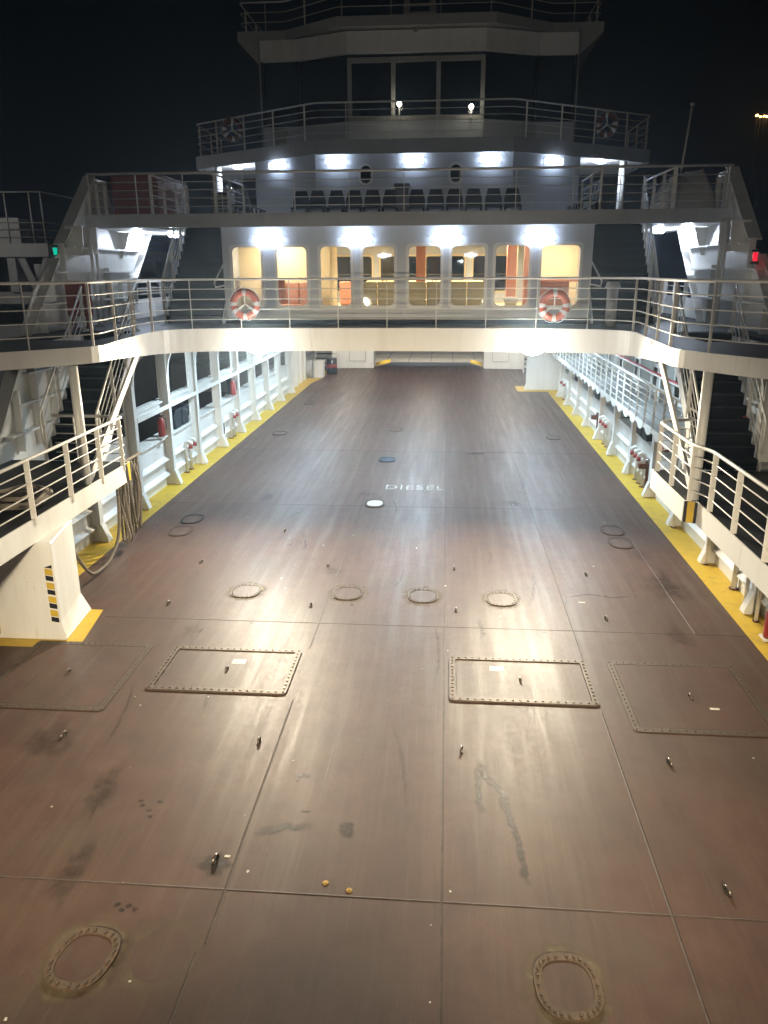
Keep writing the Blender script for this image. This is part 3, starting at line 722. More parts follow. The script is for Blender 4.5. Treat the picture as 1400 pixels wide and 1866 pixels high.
# ------------------------------------------------------------------ stairs
def stairs(x0, x1, ya, za, yb, zb, n, label, rails, lw='rail_white', solid=True):
    t = thing('staircase', ((x0+x1)/2, ya, za), label, 'stairs')
    T = MB(); Ed = MB(); dz = (zb-za)/n; dy = (yb-ya)/n
    for k in range(n):
        y = ya+k*dy; z = za+k*dz
        T.box(x0, x1, y, y+dy+.03, z+dz-.04, z+dz)
        T.box(x0, x1, y+dy-.01, y+dy, z+dz+.001, z+2*dz-.041) if k < n-1 and solid else None
        Ed.box(x0, x1, y-.012, y-.002, z+dz-.035, z+dz+.002)
    if solid: T.box(x0, x1, ya, ya+.01, za, za+dz-.041)
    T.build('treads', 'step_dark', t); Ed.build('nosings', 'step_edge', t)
    for x in (x0-.03, x1+.03):
        MB().prism([(ya-.08, za), (ya-.08, za+.12), (yb-.05, zb+.05), (yb+.12, zb+.05), (yb+.12, zb-.15), (ya+.12, za)], 'x', x-.015, x+.015).build('stringer', 'white', t)
    d = Vector((0, yb-ya, zb-za)).normalized()
    for x, hs, top in rails:
        g = []
        a = Vector((x, ya-.05, za+.1)); b = Vector((x, yb, zb+.1))
        up = Vector((0, 0, 1))
        MB().tube([a+up*.25, a+up*(top-.12)+Vector((0, -.03, 0)), a+up*top, b+up*top], .024, 8).build('handrail', lw, t)
        for h in hs: MB().tube([a+up*h, b+up*h], .012, 6).build('rail_bar', lw, t)
        for k in (0.03, .36, .68, .97):
            p = a.lerp(b, k); MB().bar(p-up*.1, p+up*top, .014, .075, (1, 0, 0)).build('post', lw, t)
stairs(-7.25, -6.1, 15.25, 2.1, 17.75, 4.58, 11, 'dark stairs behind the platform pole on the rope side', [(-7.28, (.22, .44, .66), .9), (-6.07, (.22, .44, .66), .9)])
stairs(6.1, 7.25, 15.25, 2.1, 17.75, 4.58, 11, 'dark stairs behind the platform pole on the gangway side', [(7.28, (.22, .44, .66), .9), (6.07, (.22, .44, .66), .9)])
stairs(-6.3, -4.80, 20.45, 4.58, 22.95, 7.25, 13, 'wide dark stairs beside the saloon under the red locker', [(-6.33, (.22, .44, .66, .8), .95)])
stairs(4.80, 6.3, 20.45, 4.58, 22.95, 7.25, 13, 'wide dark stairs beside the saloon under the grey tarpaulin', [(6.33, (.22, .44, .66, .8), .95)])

# ================================================================== SALOON DECK
EDGE = [(-6.9, 12.2), (-6.42, 12.72), (-5.8, 13.3), (-5.22, 13.95), (-5.38, 15.1), (-5.5, 16.5), (-5.5, 17.75), (-4.9, 18.3), (-3.6, 18.5), (0, 18.6), (3.5, 18.5), (4.6, 18.25), (5.2, 17.7), (5.12, 16.5), (5.02, 14.7), (4.98, 13.75), (5.25, 13.2), (5.8, 12.3), (6.8, 11.3)]
def saloon_deck():
    t = thing('passenger_deck', (0, 18.6, 4.58), 'cream edged passenger deck spanning the car lanes in front of the saloon', 'deck')
    P = smooth_path([Vector((x, y, 0)) for x, y in EDGE], .5, 4)
    n = len(P); V = []
    for p in P:
        k = min(1, max(0, (p.y-14.2)/3.6)); zb = 4.30-.235*k
        i = P.index(p); d = (P[min(i+1, n-1)]-P[max(i-1, 0)]).normalized(); nr = Vector((-d.y, d.x, 0))   # toward the deck
        o = p-nr*.0; q = p+nr*.03
        V += [(o.x, o.y, zb), (o.x, o.y, 4.60), (q.x, q.y, 4.60), (q.x, q.y, zb)]
    F = []
    for i in range(n-1):
        for k in range(4): F.append((i*4+k, i*4+(k+1) % 4, (i+1)*4+(k+1) % 4, (i+1)*4+k))
    F += [(0, 1, 2, 3), tuple((n-1)*4+k for k in (3, 2, 1, 0))]
    m = MB().add(V, F, False); o = m.build('edge_beam', 'white', t)
    for pl in o.data.polygons: pl.use_smooth = False
    fl = MB(); ins = []
    for i, p in enumerate(P):
        d = (P[min(i+1, n-1)]-P[max(i-1, 0)]).normalized(); nr = Vector((-d.y, d.x, 0)); ins.append(p+nr*.032)
    yc = 15.3
    lw = [(p.x, p.y) for p in ins if p.x < 0 and p.y < yc]; li = [p for p in ins if p.x < 0 and p.y >= yc]
    rw = [(p.x, p.y) for p in ins if p.x > 0 and p.y < yc]; ri = [p for p in ins if p.x > 0 and p.y >= yc]
    lx = -5.37; rx = 5.02
    fl.prism([(-8.05, lw[0][1])]+lw+[(lx, yc), (-8.05, yc)], 'z', 4.5, 4.58)
    fl.prism([(8.05, yc), (rx, yc)]+rw+[(8.05, rw[-1][1])], 'z', 4.5, 4.58)
    yb = 17.9
    def strip(pts, xo, rev):
        q = [(p.x, p.y) for p in pts if p.y < yb and abs(p.x) > 4.9]
        return q
    fl.prism([(-8.05, yc), (-7.36, yc), (-7.36, yb), (-8.05, yb)], 'z', 4.5, 4.58); fl.prism([(7.36, yc), (8.05, yc), (8.05, yb), (7.36, yb)], 'z', 4.5, 4.58)
    lq = [(p.x, p.y) for p in ins if p.x < 0 and yc <= p.y < 17.6 and p.x < -5.2]
    fl.prism([(-6.0, yc), (lx, yc)]+lq+[(lq[-1][0]+.02, yb), (-6.0, yb)], 'z', 4.5, 4.58)
    rq = [(p.x, p.y) for p in ins if p.x > 0 and yc <= p.y < 17.6 and p.x > 4.9]
    fl.prism([(rq[0][0]-.02, yb)]+rq+[(rx, yc), (6.0, yc), (6.0, yb)], 'z', 4.5, 4.58)
    mid = [(p.x, p.y) for p in ins if p.y > yb and abs(p.x) < 5.4]
    fl.prism([(-8.05, yb), (lq[-1][0]+.02, yb)]+mid+[(rq[0][0]-.02, yb), (8.05, yb), (8.05, 37), (-8.05, 37)], 'z', 4.5, 4.58)
    fl.build('floor_plate', 'dark_deck', t)
    inner = [(p.x, p.y) for p in [Vector((x, y, 0)) for x, y in EDGE]]
    ip = []
    pts = [Vector((x, y, 0)) for x, y in EDGE]
    for i, p in enumerate(pts):
        d = (pts[min(i+1, len(pts)-1)]-pts[max(i-1, 0)]).normalized(); nr = Vector((-d.y, d.x, 0)); q = p+nr*.05; ip.append((q.x, q.y))
    C = sum((Vector((b[0]-a[0], b[1]-a[1])).length for a, b in zip(ip, ip[1:])))
    railing(ip, 4.58, 'white railing round the passenger deck edge in front of the saloon', hs=(.23, .46, .69, .92), top=1.14, rad=.5, step=1.18, pw=.055, rt=.026)
    railing([(-7.9, 36.9), (7.9, 36.9)], 4.58, 'far deck railing seen through the saloon windows', hs=(.25, .5, .8), top=1.15, step=1.6)
    return t
saloon_deck()

def saloon():
    t = thing('saloon', (0, 20.3, 4.58), 'white passenger saloon with eight lit rounded windows', 'deckhouse')
    X = [(-4.40, -3.64), (-3.25, -2.47), (-2.13, -1.34), (-1.05, -.24), (.11, .93), (1.18, 2.03), (2.27, 3.12), (3.40, 4.36)]
    z0, z1 = 5.03, 6.49
    XF = X
    for Y, name, w in ((20.3, 'front_wall', .06), (34.9, 'rear_wall', .06)):
        X = XF if Y < 30 else [(-3.9, -2.18), (-1.82, -.15), (.15, 1.82), (2.18, 3.86)]
        us = sorted({-4.65, 4.65} | {a for p in X for a in p}); vs = [4.58, z0, z1, 6.96]
        solid = lambda u, v: not (z0 < v < z1 and any(a < u < b for a, b in X))
        MB().grid(us, vs, solid, lambda u, v, k: (u, Y+k, v), w).build(name, 'wall_white', t, weld=True)
        for a, b in X:
            f = MB().ringplate(rrect(a-.06, b+.06, z0-.06, z1+.06, .12), rrect(a+.015, b-.015, z0+.015, z1-.015, .13), lambda u, v, k: (u, (Y-.002-k) if Y < 30 else (Y+.06-k*0-.075+.0+k), v), .028)
            g = f.build('window', 'white', t)
            MB().box(a-.01, b+.01, Y+.028, Y+.034, z0-.01, z1+.01).build('pane', 'pane', g)
            if Y > 30:
                MB().ringplate(rrect(a-.06, b+.06, z0-.06, z1+.06, .12), rrect(a+.015, b-.015, z0+.015, z1-.015, .13), lambda u, v, k: (u, Y-.002-k, v), .03).build('inner_frame', 'curtain', g)
    for s in (-1, 1): MB().box(s*4.65, s*4.60, 20.36, 34.9, 4.58, 6.96).build('side_wall', 'wall_white', t)
    MB().box(-4.6, 4.6, 20.36, 34.9, 4.585, 4.60).build('floor_covering', 'cream', t)
    MB().box(-4.6, 4.6, 20.36, 34.9, 6.90, 6.95).build('ceiling_panel', 'ceiling', t)
    for z in (4.62,): MB().box(-4.66, 4.66, 20.27, 20.298, 4.585, 4.74).build('base_band', 'step_edge', t)
    for x in (-4.45, 4.45):
        s = 1 if x > 0 else -1
        MB().tube([(s*4.66, 20.45, 6.1), (s*4.95, 20.45, 5.62), (s*4.93, 20.45, 5.50), (s*4.66, 20.45, 5.55)], .025, 7).build('grab_rail', 'rail_white', t)
    # inside
    MB().box(-4.6, -1.95, 21.75, 21.80, 4.6, 6.9).build('partition', 'cream', t); MB().box(3.28, 4.6, 22.2, 22.25, 4.6, 6.9).build('partition', 'cream', t)
    c = MB(); n = 40
    V = []
    for i in range(n+1):
        x = -2.12+i*.0022*0; 
    for z in (4.9, 6.88):
        for i in range(n+1): V.append((-1.93+.03*math.sin(i*.9), 20.6+i*.032, z))
    c.add(V, [(i, i+1, n+1+i+1, n+1+i) for i in range(n)], True); c.build('curtain', 'curtain', t)
    for x, y in ((.36, 22.2), (2.86, 22.6), (3.22, 21.4)):
        MB().box(x-.13, x+.13, y-.13, y+.13, 4.602, 6.9).build('column', 'terracotta', t)
    MB().box(3.0, 3.06, 23.0, 24.2, 4.602, 6.6).build('door_panel', 'curtain', t)
    MB().box(-4.55, -3.3, 21.2, 21.5, 5.66, 5.72).box(-3.95, -3.3, 21.45, 21.5, 4.6, 5.66).build('counter', 'terracotta', t)
    MB().box(3.35, 4.55, 21.2, 21.5, 5.60, 5.66).box(3.55, 4.3, 21.45, 21.5, 4.6, 5.60).build('counter', 'terracotta', t)
    bt = MB().box(-.3, -.1, 22, 22.2, 0, 0.001) if False else None
    return t
saloon()
def sofa(x0, x1, y, facing, label, m='sofa', h=1.02):
    t = thing('bench_seat', ((x0+x1)/2, y, 4.6), label, 'bench', 'upholstered benches inside the saloon')
    f = facing; n = max(1, round((x1-x0)/.62)); w = (x1-x0)/n
    for k in range(n):
        a, b = x0+k*w+.008, x0+(k+1)*w-.008
        bevel(MB().prism([(y, 4.95), (y+f*.14, 4.95), (y+f*.09, 4.6+h), (y-f*.03, 4.6+h)], 'x', a, b).build('backrest', m, t), .03, 3)
        bevel(MB().box(a, b, min(y+f*.14, y+f*.62), max(y+f*.14, y+f*.62), 4.90, 5.04).build('seat', m, t), .03, 3)
    MB().box(x0+.05, x1-.05, min(y, y+f*.5), max(y, y+f*.5), 4.601, 4.90).build('plinth', 'cream', t)
sofa(-1.25, -.2, 20.75, 1, 'beige bench backing the window with the lone lamp reflection')
sofa(.05, 1.05, 20.75, 1, 'beige bench backing the window beside the terracotta column')
sofa(1.1, 2.1, 20.75, 1, 'beige bench backing the window beyond the terracotta column')
sofa(-3.4, -2.42, 21.55, -1, 'terracotta bench against the cream partition', 'terracotta', 1.0)
sofa(-1.9, 2.4, 25.2, -1, 'long tan bench across the middle of the saloon', 'sofa', .95)
sofa(-1.9, 2.4, 29.5, -1, 'long tan bench near the saloon rear windows', 'sofa', .95)
sofa(-2.05, -1.45, 23.2, 1, 'orange single bench beside the curtain', 'terracotta', 1.0)
def bin_saloon():
    t = thing('waste_bin', (2.75, 21.1, 4.6), 'small white lidded bin inside the saloon window', 'bin')
    MB().box(2.6, 2.9, 20.95, 21.25, 4.6, 5.1).build('body', 'curtain', t); MB().box(2.57, 2.93, 20.92, 21.28, 5.1, 5.22).build('lid', 'tape', t)
bin_saloon()
i = 0
for y in (22.6, 25.6, 28.6, 31.6):
    for x in (-2.6, .2, 2.6):
        lb = 'ceiling light inside the saloon'
        t = thing('ceiling_light', (x, y, 6.9), 'warm recessed ceiling light inside the lit saloon', 'lamp', 'ceiling lights inside the saloon')
        MB().cyl((x, y, 6.86), .20, .025, 18).build('diffuser', 'lamp_warm', t); MB().cyl((x, y, 6.886), .24, .012, 18).build('housing', 'tape', t)
        light('AREA', 'ceiling_glow', t, (x, y, 6.84), 150, (1, .80, .52), (x, y, 0), .4)
light('AREA', 'ceiling_glow', t, (-3.4, 20.95, 6.84), 85, (1, .82, .55), (-3.4, 21.1, 0), .5)
light('AREA', 'ceiling_glow', t, (3.9, 21.0, 6.84), 85, (1, .82, .55), (3.9, 21.1, 0), .5)

# ------------------------------------------------------------------ wall lamps
def wall_lamp(x, y, z, w, label, rz=0, group='tube lamps along the saloon wall'):
    t = thing('wall_lamp', (0, 0, 0), label, 'lamp', group)
    bevel(MB().box(-w/2, w/2, -.17, -.02, -.08, .09).build('diffuser', 'lamp_white', t), .03, 3)
    MB().box(-w/2-.02, w/2+.02, -.02, 0, -.10, .11).build('back_plate', 'lamp_body', t)
    for s in (-1, 1):
        MB().tube([(s*(w/2-.02), -.01, .04), (s*(w/2+.06), -.05, .03), (s*(w/2+.11), -.06, .07)], .008, 5).build('bracket', 'lamp_body', t)
    t.location = (x, y, z); t.rotation_euler = (0, 0, rz); return t
for x, lb in ((-3.43, 'bright tube lamp over the lifebuoy on the rope side'), (-1.18, 'bright tube lamp over the curtained saloon window'), (1.06, 'bright tube lamp beside the terracotta column window'), (3.33, 'bright tube lamp over the lifebuoy on the gangway side')):
    wall_lamp(x, 20.298, 6.66, .72, lb)

# ================================================================== SUN DECK
def sun_deck():
    t = thing('sun_deck', (0, 20.1, 7.25), 'dim edged sun deck with railings above the saloon', 'deck')
    F = MB(); y0 = 20.12
    for poly in ([(-8.0, y0), (7.8, y0), (7.8, 20.44), (-8.0, 20.44)], [(-8.0, 20.44), (-6.4, 20.44), (-6.4, 22.98), (-8.0, 22.98)], [(-4.74, 20.44), (4.74, 20.44), (4.74, 22.98), (-4.74, 22.98)],
                 [(6.4, 20.44), (7.8, 20.44), (7.8, 22.98), (6.4, 22.98)], [(-8.0, 22.98), (7.8, 22.98), (7.8, 25.5), (-8.0, 25.5)], [(-5.6, 25.5), (5.6, 25.5), (5.6, 35), (-5.6, 35)]):
        F.prism(poly, 'z', 6.965, 7.25)
    F.build('floor_plate', 'white', t)
    MB().box(-7.95, 7.95, 20.44, 24.1, 7.251, 7.256).build('floor_coating', 'dark_deck', t) if False else None
    MB().box(-8.02, 7.82, 20.085, 20.118, 6.955, 7.275).build('edge_beam', 'grey_and_shaded', t)  # weaker light on this white edge put in as grey
    railing([(-7.95, 20.16), (7.72, 20.16)], 7.25, 'long white railing along the sun deck front', hs=(.2, .39, .58, .77), top=.97, rt=.03, posts=[.02, 1.25, 2.45, 3.95, 5.25, 6.6, 7.95, 9.3, 10.65, 12.0, 13.1, 14.4, 15.6])
    railing([(-6.35, 20.2), (-6.35, 23.1)], 7.25, 'guard rail beside the red locker at the stair opening', hs=(.24, .48, .72), top=.95, step=.9, pw=.08)
    railing([(6.42, 20.2), (6.42, 23.1)], 7.25, 'guard rail beside the tarpaulin at the stair opening', hs=(.24, .48, .72), top=.95, step=.9, pw=.08)
    railing([(-4.72, 20.2), (-4.72, 23.1)], 7.25, 'guard rail between the stair opening and the side chairs near the red locker', hs=(.24, .48, .72), top=.95, step=1.4)
    railing([(4.72, 20.2), (4.72, 23.1)], 7.25, 'guard rail between the stair opening and the side chairs near the tarpaulin', hs=(.24, .48, .72), top=.95, step=1.4)
sun_deck()
FACET = [(-5.15, 26.5), (-2.98, 25.2), (2.98, 25.2), (5.15, 26.5)]
def sun_house():
    t = thing('deckhouse', (0, 25.2, 7.25), 'faceted white deckhouse wall behind the row of dark chairs', 'deckhouse')
    MB().prism(FACET+[(5.15, 33), (-5.15, 33)], 'z', 7.25, 9.26).build('wall', 'wall_white', t)
    for x in (-1.44, 1.28):
        f = MB().ringplate(rrect(x-.225, x+.225, 8.365, 8.995, .215), rrect(x-.155, x+.155, 8.435, 8.925, .15), lambda u, v, k: (u, 25.198-k, v), .03).build('porthole', 'white', t)
        MB().prism(rrect(x-.165, x+.165, 8.425, 8.935, .16), 'y', 25.185, 25.197).build('pane', 'dark_glass', f)
sun_house()
def on_facet(x, off=0.0):
    for (a, b) in zip(FACET, FACET[1:]):
        if a[0] <= x <= b[0]:
            k = (x-a[0])/(b[0]-a[0]); y = a[1]+(b[1]-a[1])*k; an = math.atan2(b[1]-a[1], b[0]-a[0]); return y, an
for x, lb in ((-4.25, 'bright lamp on the angled wall above the chairs near the air conditioner'), (-2.32, 'bright lamp beside the porthole nearer the red locker'), (0, 'middle bright lamp between the two portholes'), (2.3, 'bright lamp beside the porthole nearer the tarpaulin'), (4.22, 'bright lamp on the angled wall near the tarpaulin')):
    y, an = on_facet(x); wall_lamp(x, y-.003, 9.05, .60, lb, an, 'tube lamps along the sun deck wall')

def chair(label):
    t = thing('chair', (0, 0, 0), label, 'chair', 'dark plastic chairs on the sun deck')
    bk = MB(); 
    V = []
    for z, w, y in ((.40, .235, .20), (.62, .225, .235), (.80, .17, .27), (.86, .155, .28)):
        V.append([(-w, y, z), (w, y, z), (w, y+.03, z), (-w, y+.03, z)])
    bevel(bk.loops(V).build('backrest', 'navy_plastic', t), .012, 2)
    bevel(MB().prism([(-.24, .42), (.22, .40), (.22, .37), (-.22, .38), (-.25, .40)], 'x', -.235, .235).build('seat', 'navy_plastic', t), .01, 2)
    for s in (-1, 1):
        MB().bar((s*.2, -.18, .38), (s*.21, -.20, 0), .03, .03).build('leg', 'chair_metal', t); MB().bar((s*.2, .16, .38), (s*.21, .2, 0), .03, .03).build('leg', 'chair_metal', t)
    return t
C0 = chair('x'); C0.scale = (1.1, 1.0, 1.14); k = 0
xs = [-3.42, -2.9, -2.32, -1.78, -1.22, -.66, .12, .69, 1.26, 1.83, 2.42, 2.98]
names = ['dark chair at the red locker end of the long row', 'second dark chair from the red locker end of the row', 'third dark chair from the red locker end of the row', 'fourth dark chair from the red locker end of the row',
         'fifth dark chair from the red locker end of the row', 'sixth dark chair, beside the bundle on the row', 'dark chair just past the bundle on the row', 'fifth dark chair from the tarpaulin end of the row',
         'fourth dark chair from the tarpaulin end of the row', 'third dark chair from the tarpaulin end of the row', 'second dark chair from the tarpaulin end of the row', 'dark chair at the tarpaulin end of the long row']
for x, lb in zip(xs, names):
    o = C0 if k == 0 else dup(C0, (0, 0, 0)); k += 1
    y, an = on_facet(max(-2.9, min(2.9, x))); o.location = (x, 24.72+(.0 if abs(x) < 3.2 else .1), 7.25); o['label'] = lb
for s, nm in ((-1, 'air conditioner'), (1, 'tarpaulin')):
    for j in range(5):
        o = dup(C0, (s*4.95, 23.35+j*.56, 7.256), s*-math.pi/2 if False else (math.pi/2 if s < 0 else -math.pi/2), '%s chair of the side row by the %s, counted from the deck edge' % (('first', 'second', 'third', 'fourth', 'fifth')[j], nm))
def bundle():
    t = thing('life_vest_box', (-.36, 24.6, 7.25), 'dark bundle standing among the row of chairs', 'box')
    bevel(MB().box(-.50, -.12, 24.55, 24.95, 7.252, 8.25).build('casing', 'navy_plastic', t), .03); bevel(MB().box(-.54, -.08, 24.52, 24.98, 8.25, 8.36).build('lid', 'dark_bin', t), .02)
bundle()

def sun_things():
    t = thing('locker', (-7.07, 22, 7.25), 'dark red slatted locker behind the sun deck railing', 'locker')
    M = MB()
    MB().box(-7.66, -6.45, 21.02, 23, 7.26, 8.28).build('cabinet', 'dull_red', t)
    for q in range(5): M.box(-7.67, -6.44, 20.99, 21.019, 7.28+q*.2, 7.28+q*.2+.185)
    M.build('front_slats', 'dull_red', t); MB().box(-7.70, -6.42, 20.96, 23.03, 8.281, 8.32).build('lid', 'dull_red', t)
    a = thing('air_conditioner', (-5.3, 22.3, 7.25), 'white air conditioner outdoor unit with dark grille on the sun deck', 'air conditioner')
    M = MB().box(-5.62, -5.15, 22.99, 23.75, 7.30, 8.06); bevel(M.build('casing', 'ac_white', a), .02)
    G = MB()
    for i in range(3):
        for j in range(8): G.box(-5.60+i*.155, -5.60+i*.155+.12, 22.975, 22.989, 7.335+j*.088, 7.335+j*.088+.066)
    G.build('grille', 'vent_dark', a); MB().box(-5.58, -5.19, 23.05, 23.7, 7.252, 7.30).build('foot_rail', 'vent_dark', a)
    # tarpaulin over a raft: rounded hump
    c = thing('covered_raft', (6.95, 22.2, 7.25), 'pale tarpaulin draped over a raft beside the stair opening', 'tarpaulin cover')
    V = []; F = []; nu, nv = 22, 14
    for j in range(nv):
        for i in range(nu):
            u = i/(nu-1); v = j/(nv-1); x = 6.47+u*1.2; y = 20.9+v*2.0
            e = min(1, min(u, 1-u)*4.2)**.36*min(1, min(v, 1-v)*4.5)**.36
            z = 7.26+.98*e*(.90+.10*math.sin(u*9+v*3)+.07*u)+.018*math.sin(u*33+2*math.sin(v*9))
            V.append((x+.02*math.sin(j*2.1), y, z))
    for j in range(nv-1):
        for i in range(nu-1): F.append((j*nu+i, j*nu+i+1, (j+1)*nu+i+1, (j+1)*nu+i))
    MB().add(V, F, True).build('cover_sheet', 'tarp', c)
    MB().tube([(6.45, 21.5, 7.28), (6.62, 21.5, 8.12), (6.98, 21.5, 8.24), (7.45, 21.5, 8.18), (7.68, 21.5, 7.28)], .018, 6).build('lashing_strap', 'grey_and_shaded', c)
    f = thing('flagpole', (7.3, 23, 7.25), 'leaning white flagpole behind the tarpaulin', 'flagpole')
    MB().tube([(7.28, 23, 7.26), (7.30, 23, 8.4), (7.41, 23, 10.0)], .03, 8, rfun=lambda q: .038-.014*q).build('staff', 'rail_white', f)
    MB().tube([(7.41, 23, 10.0), (7.413, 23, 10.05)], .05, 8).build('truck', 'rail_white', f)
    for s, lb in ((-1, 'white column under the upper deck wing behind the air conditioner'), (1, 'white column under the upper deck wing beside the tarpaulin')):
        q = thing('support_column', (s*6.55, 27.0, 7.25), lb, 'column', 'columns under the upper deck wings')
        MB().tube([(s*6.72, 27.75, 7.0), (s*6.72, 27.75, 9.3)], .12, 14).build('shaft', 'white', q); MB().box(s*6.72-.2, s*6.72+.2, 27.55, 27.95, 6.99, 7.03).build('base_plate', 'white', q)
sun_things()

def round_lamp(x, y, z, label, group, m='lamp_soffit', r=.18):
    t = thing('ceiling_light', (x, y, z), label, 'lamp', group)
    MB().cyl((x, y, z-.09), r*.8, .07, 18, r2=r).build('diffuser', m, t); MB().cyl((x, y, z-.02), r*1.1, .018, 18).build('housing', 'lamp_body', t)
    light('POINT', 'lamp_glow', t, (x, y, z-.2), 120, (.72, .82, 1), None, .08)
    return t
for s, nm in ((-1, 'rope side'), (1, 'gangway side')):
    round_lamp(s*(7.75 if s < 0 else 7.5), 22.6, 6.963, 'round lamp under the sun deck close to the fin on the '+nm, 'round lamps under the sun deck')
    round_lamp(s*7.0, 23.6, 6.963, 'round lamp under the sun deck close to the stairs on the '+nm, 'round lamps under the sun deck')
    round_lamp(s*5.95, 27.45, 9.268, 'round lamp under the upper wing on the '+nm, 'round lamps under the upper deck wings')

# ------------------------------------------------------------------ side fins
def fin(s, label):
    t = thing('side_fin', (s*8.1, 18, 2.1), label, 'hull plating')
    XF_ = 8.1 if s < 0 else 7.88; X = lambda d: s*(XF_-d)
    poly = [(20.5, 8.2), (18.5, 6.52), (18.95, 6.50), (18.15, 6.18), (17.1, 5.5), (15.9, 4.1), (14.2, 2.1), (13.4, 1.2), (17.6, 1.2), (19.6, 2.4), (21.2, 4.4), (22.9, 5.9), (24.2, 7.05), (24.2, 7.25), (22.0, 7.25), (21.6, 8.2)]
    MB().prism(poly, 'x', X(0), X(.03)).build('plating', 'white', t)
    for a, b in (((20.55, 8.22), (18.5, 6.52)), ((18.15, 6.20), (15.9, 4.12)), ((15.9, 4.12), (13.4, 1.22)), ((24.2, 7.0), (21.2, 4.4))):
        MB().bar((X(.06), *a), (X(.06), *b), .30, .03, (0, -.6, .6)).build('edge_flange', 'white', t)
    for y in (18.95, 19.75):
        MB().prism([(X(.031), 6.95), (X(.46), 6.95), (X(.44), 6.5), (X(.36), 6.30), (X(.031), 6.30)], 'y', y-.03, y+.03).build('bracket', 'white', t)
    MB().prism([(X(.031), 6.95), (X(.36), 6.95), (X(.10), 6.25), (X(.031), 6.25)], 'y', 22.05, 22.10).build('bracket', 'white', t)
    for z, ya, yb in ((6.46, 18.85, 23.3), (5.89, 17.8, 22.7), (5.2, 17.0, 21.9)):
        MB().box(min(X(.031), X(.26)), max(X(.031), X(.26)), ya, yb, z-.02, z+.02).build('stringer', 'white', t)
    for y, z1 in ((18.5, 6.75), (20.9, 6.2)):
        MB().box(min(X(.031), X(.17)), max(X(.031), X(.17)), y-.02, y+.02, 4.6 if y > 17 else 3, z1-.2).build('stiffener', 'white', t)
    for y in (19.55, 19.85): MB().tube([(X(.34), y, 4.58), (X(.34), y, 7.04)], .045, 9).build('pipe', 'white', t)
    for y in (20.4, 20.9, 21.4): MB().box(min(X(.03), X(.12)), max(X(.03), X(.12)), y-.04, y+.04, 7.26, 8.1).build('stiffener', 'white', t)
    # lower inner face, between platform and passenger deck
    for z in (2.6, 3.2, 3.8): MB().box(min(X(.031), X(.22)), max(X(.031), X(.22)), 14.6+(z-2.1)*.9, 17.9+(z-2.4)*.8, z-.02, z+.02).build('stringer', 'white', t)
    for y in (15.6, 16.4, 17.2): MB().box(min(X(.031), X(.2)), max(X(.031), X(.2)), y-.03, y+.03, 2.2, 2.3+(y-14.4)*1.0).build('stiffener', 'white', t)
    n = thing('navigation_light', (s*8.2 if s < 0 else 7.9, 18.6, 6.3), ('glowing green' if s < 0 else 'glowing red')+' navigation light tucked below the fin tip', 'navigation light')
    y = 18.58 if s < 0 else 17.9; x = s*8.2 if s < 0 else 7.65; z = 6.37 if s < 0 else 6.15
    MB().cyl((x, y, z-.08), .042, .16, 12, r2=.05).build('lens', 'lamp_green' if s < 0 else 'lamp_red', n); MB().cyl((x, y, z+.10), .08, .04, 12).build('cap', 'black_paint', n); MB().cyl((x, y, z-.15), .09, .05, 12).build('foot', 'black_paint', n)
    light('POINT', 'nav_glow', n, (x-s*.0, y-.12, z-.12), .2, (0, 1, .6) if s < 0 else (1, .02, .03), None, .04)
    # side rail and bulwark farther along the passenger deck
    b = thing('bulwark', (s*8.0, 26, 4.58), ('white deck bulwark beyond the stairs on the red locker side' if s < 0 else 'white deck bulwark beyond the stairs on the tarpaulin side'), 'bulwark')
    MB().box(s*8.0, s*8.03, 21.3, 36.9, 4.45, 5.12).build('plating', 'white', b)
    for q in range(7): MB().box(min(s*7.85, s*8), max(s*7.85, s*8), 21.6+q*2.2, 21.66+q*2.2, 4.58, 5.12).build('stiffener', 'white', b)
    railing([(s*7.98, 21.6), (s*7.98, 36.8)], 5.1, 'side railing on the bulwark behind the stairs, '+('red locker side' if s < 0 else 'tarpaulin side'), hs=(.16, .32), top=.5, step=1.1, pw=.12, pt=.03)
fin(-1, 'sloping white side fin of the ship with green navigation light')
fin(1, 'sloping white side fin of the ship with red navigation light')

# ================================================================== BRIDGE DECK
BR = [(-7.55, 28.1), (-2.95, 25.0), (2.95, 25.0), (7.6, 28.1)]
def bridge_deck():
    t = thing('bridge_deck', (0, 25, 9.6), 'grey edged bridge deck with swept back wings', 'deck')
    MB().prism([(x*.985, y+.05) for x, y in BR]+[(7.48, 31.5), (-7.45, 31.5)], 'z', 9.27, 9.6).build('floor_plate', 'white', t)
    E = MB()
    for a, b in zip(BR, BR[1:]): E.bar((a[0], a[1], 9.43), (b[0], b[1], 9.43), .04, .40)
    E.bar((-7.55, 28.1, 9.43), (-7.5, 31.5, 9.43), .04, .40); E.bar((7.6, 28.1, 9.43), (7.55, 31.5, 9.43), .04, .40)
    E.build('edge_beam', 'grey_and_shaded', t)
    railing([(-7.5, 31.2), (-7.5, 28.15), (-2.94, 25.08), (2.94, 25.08), (7.55, 28.15), (7.5, 31.2)], 9.62, 'dim white railing around the swept bridge deck wings', hs=(.21, .42, .63, .82), top=1.02, rad=.2, step=1.35)
bridge_deck()
WH = [(-5.0, 27.35), (-3.8, 27.3), (-2.12, 26.6), (2.12, 26.6), (3.8, 27.3), (5.0, 27.35)]
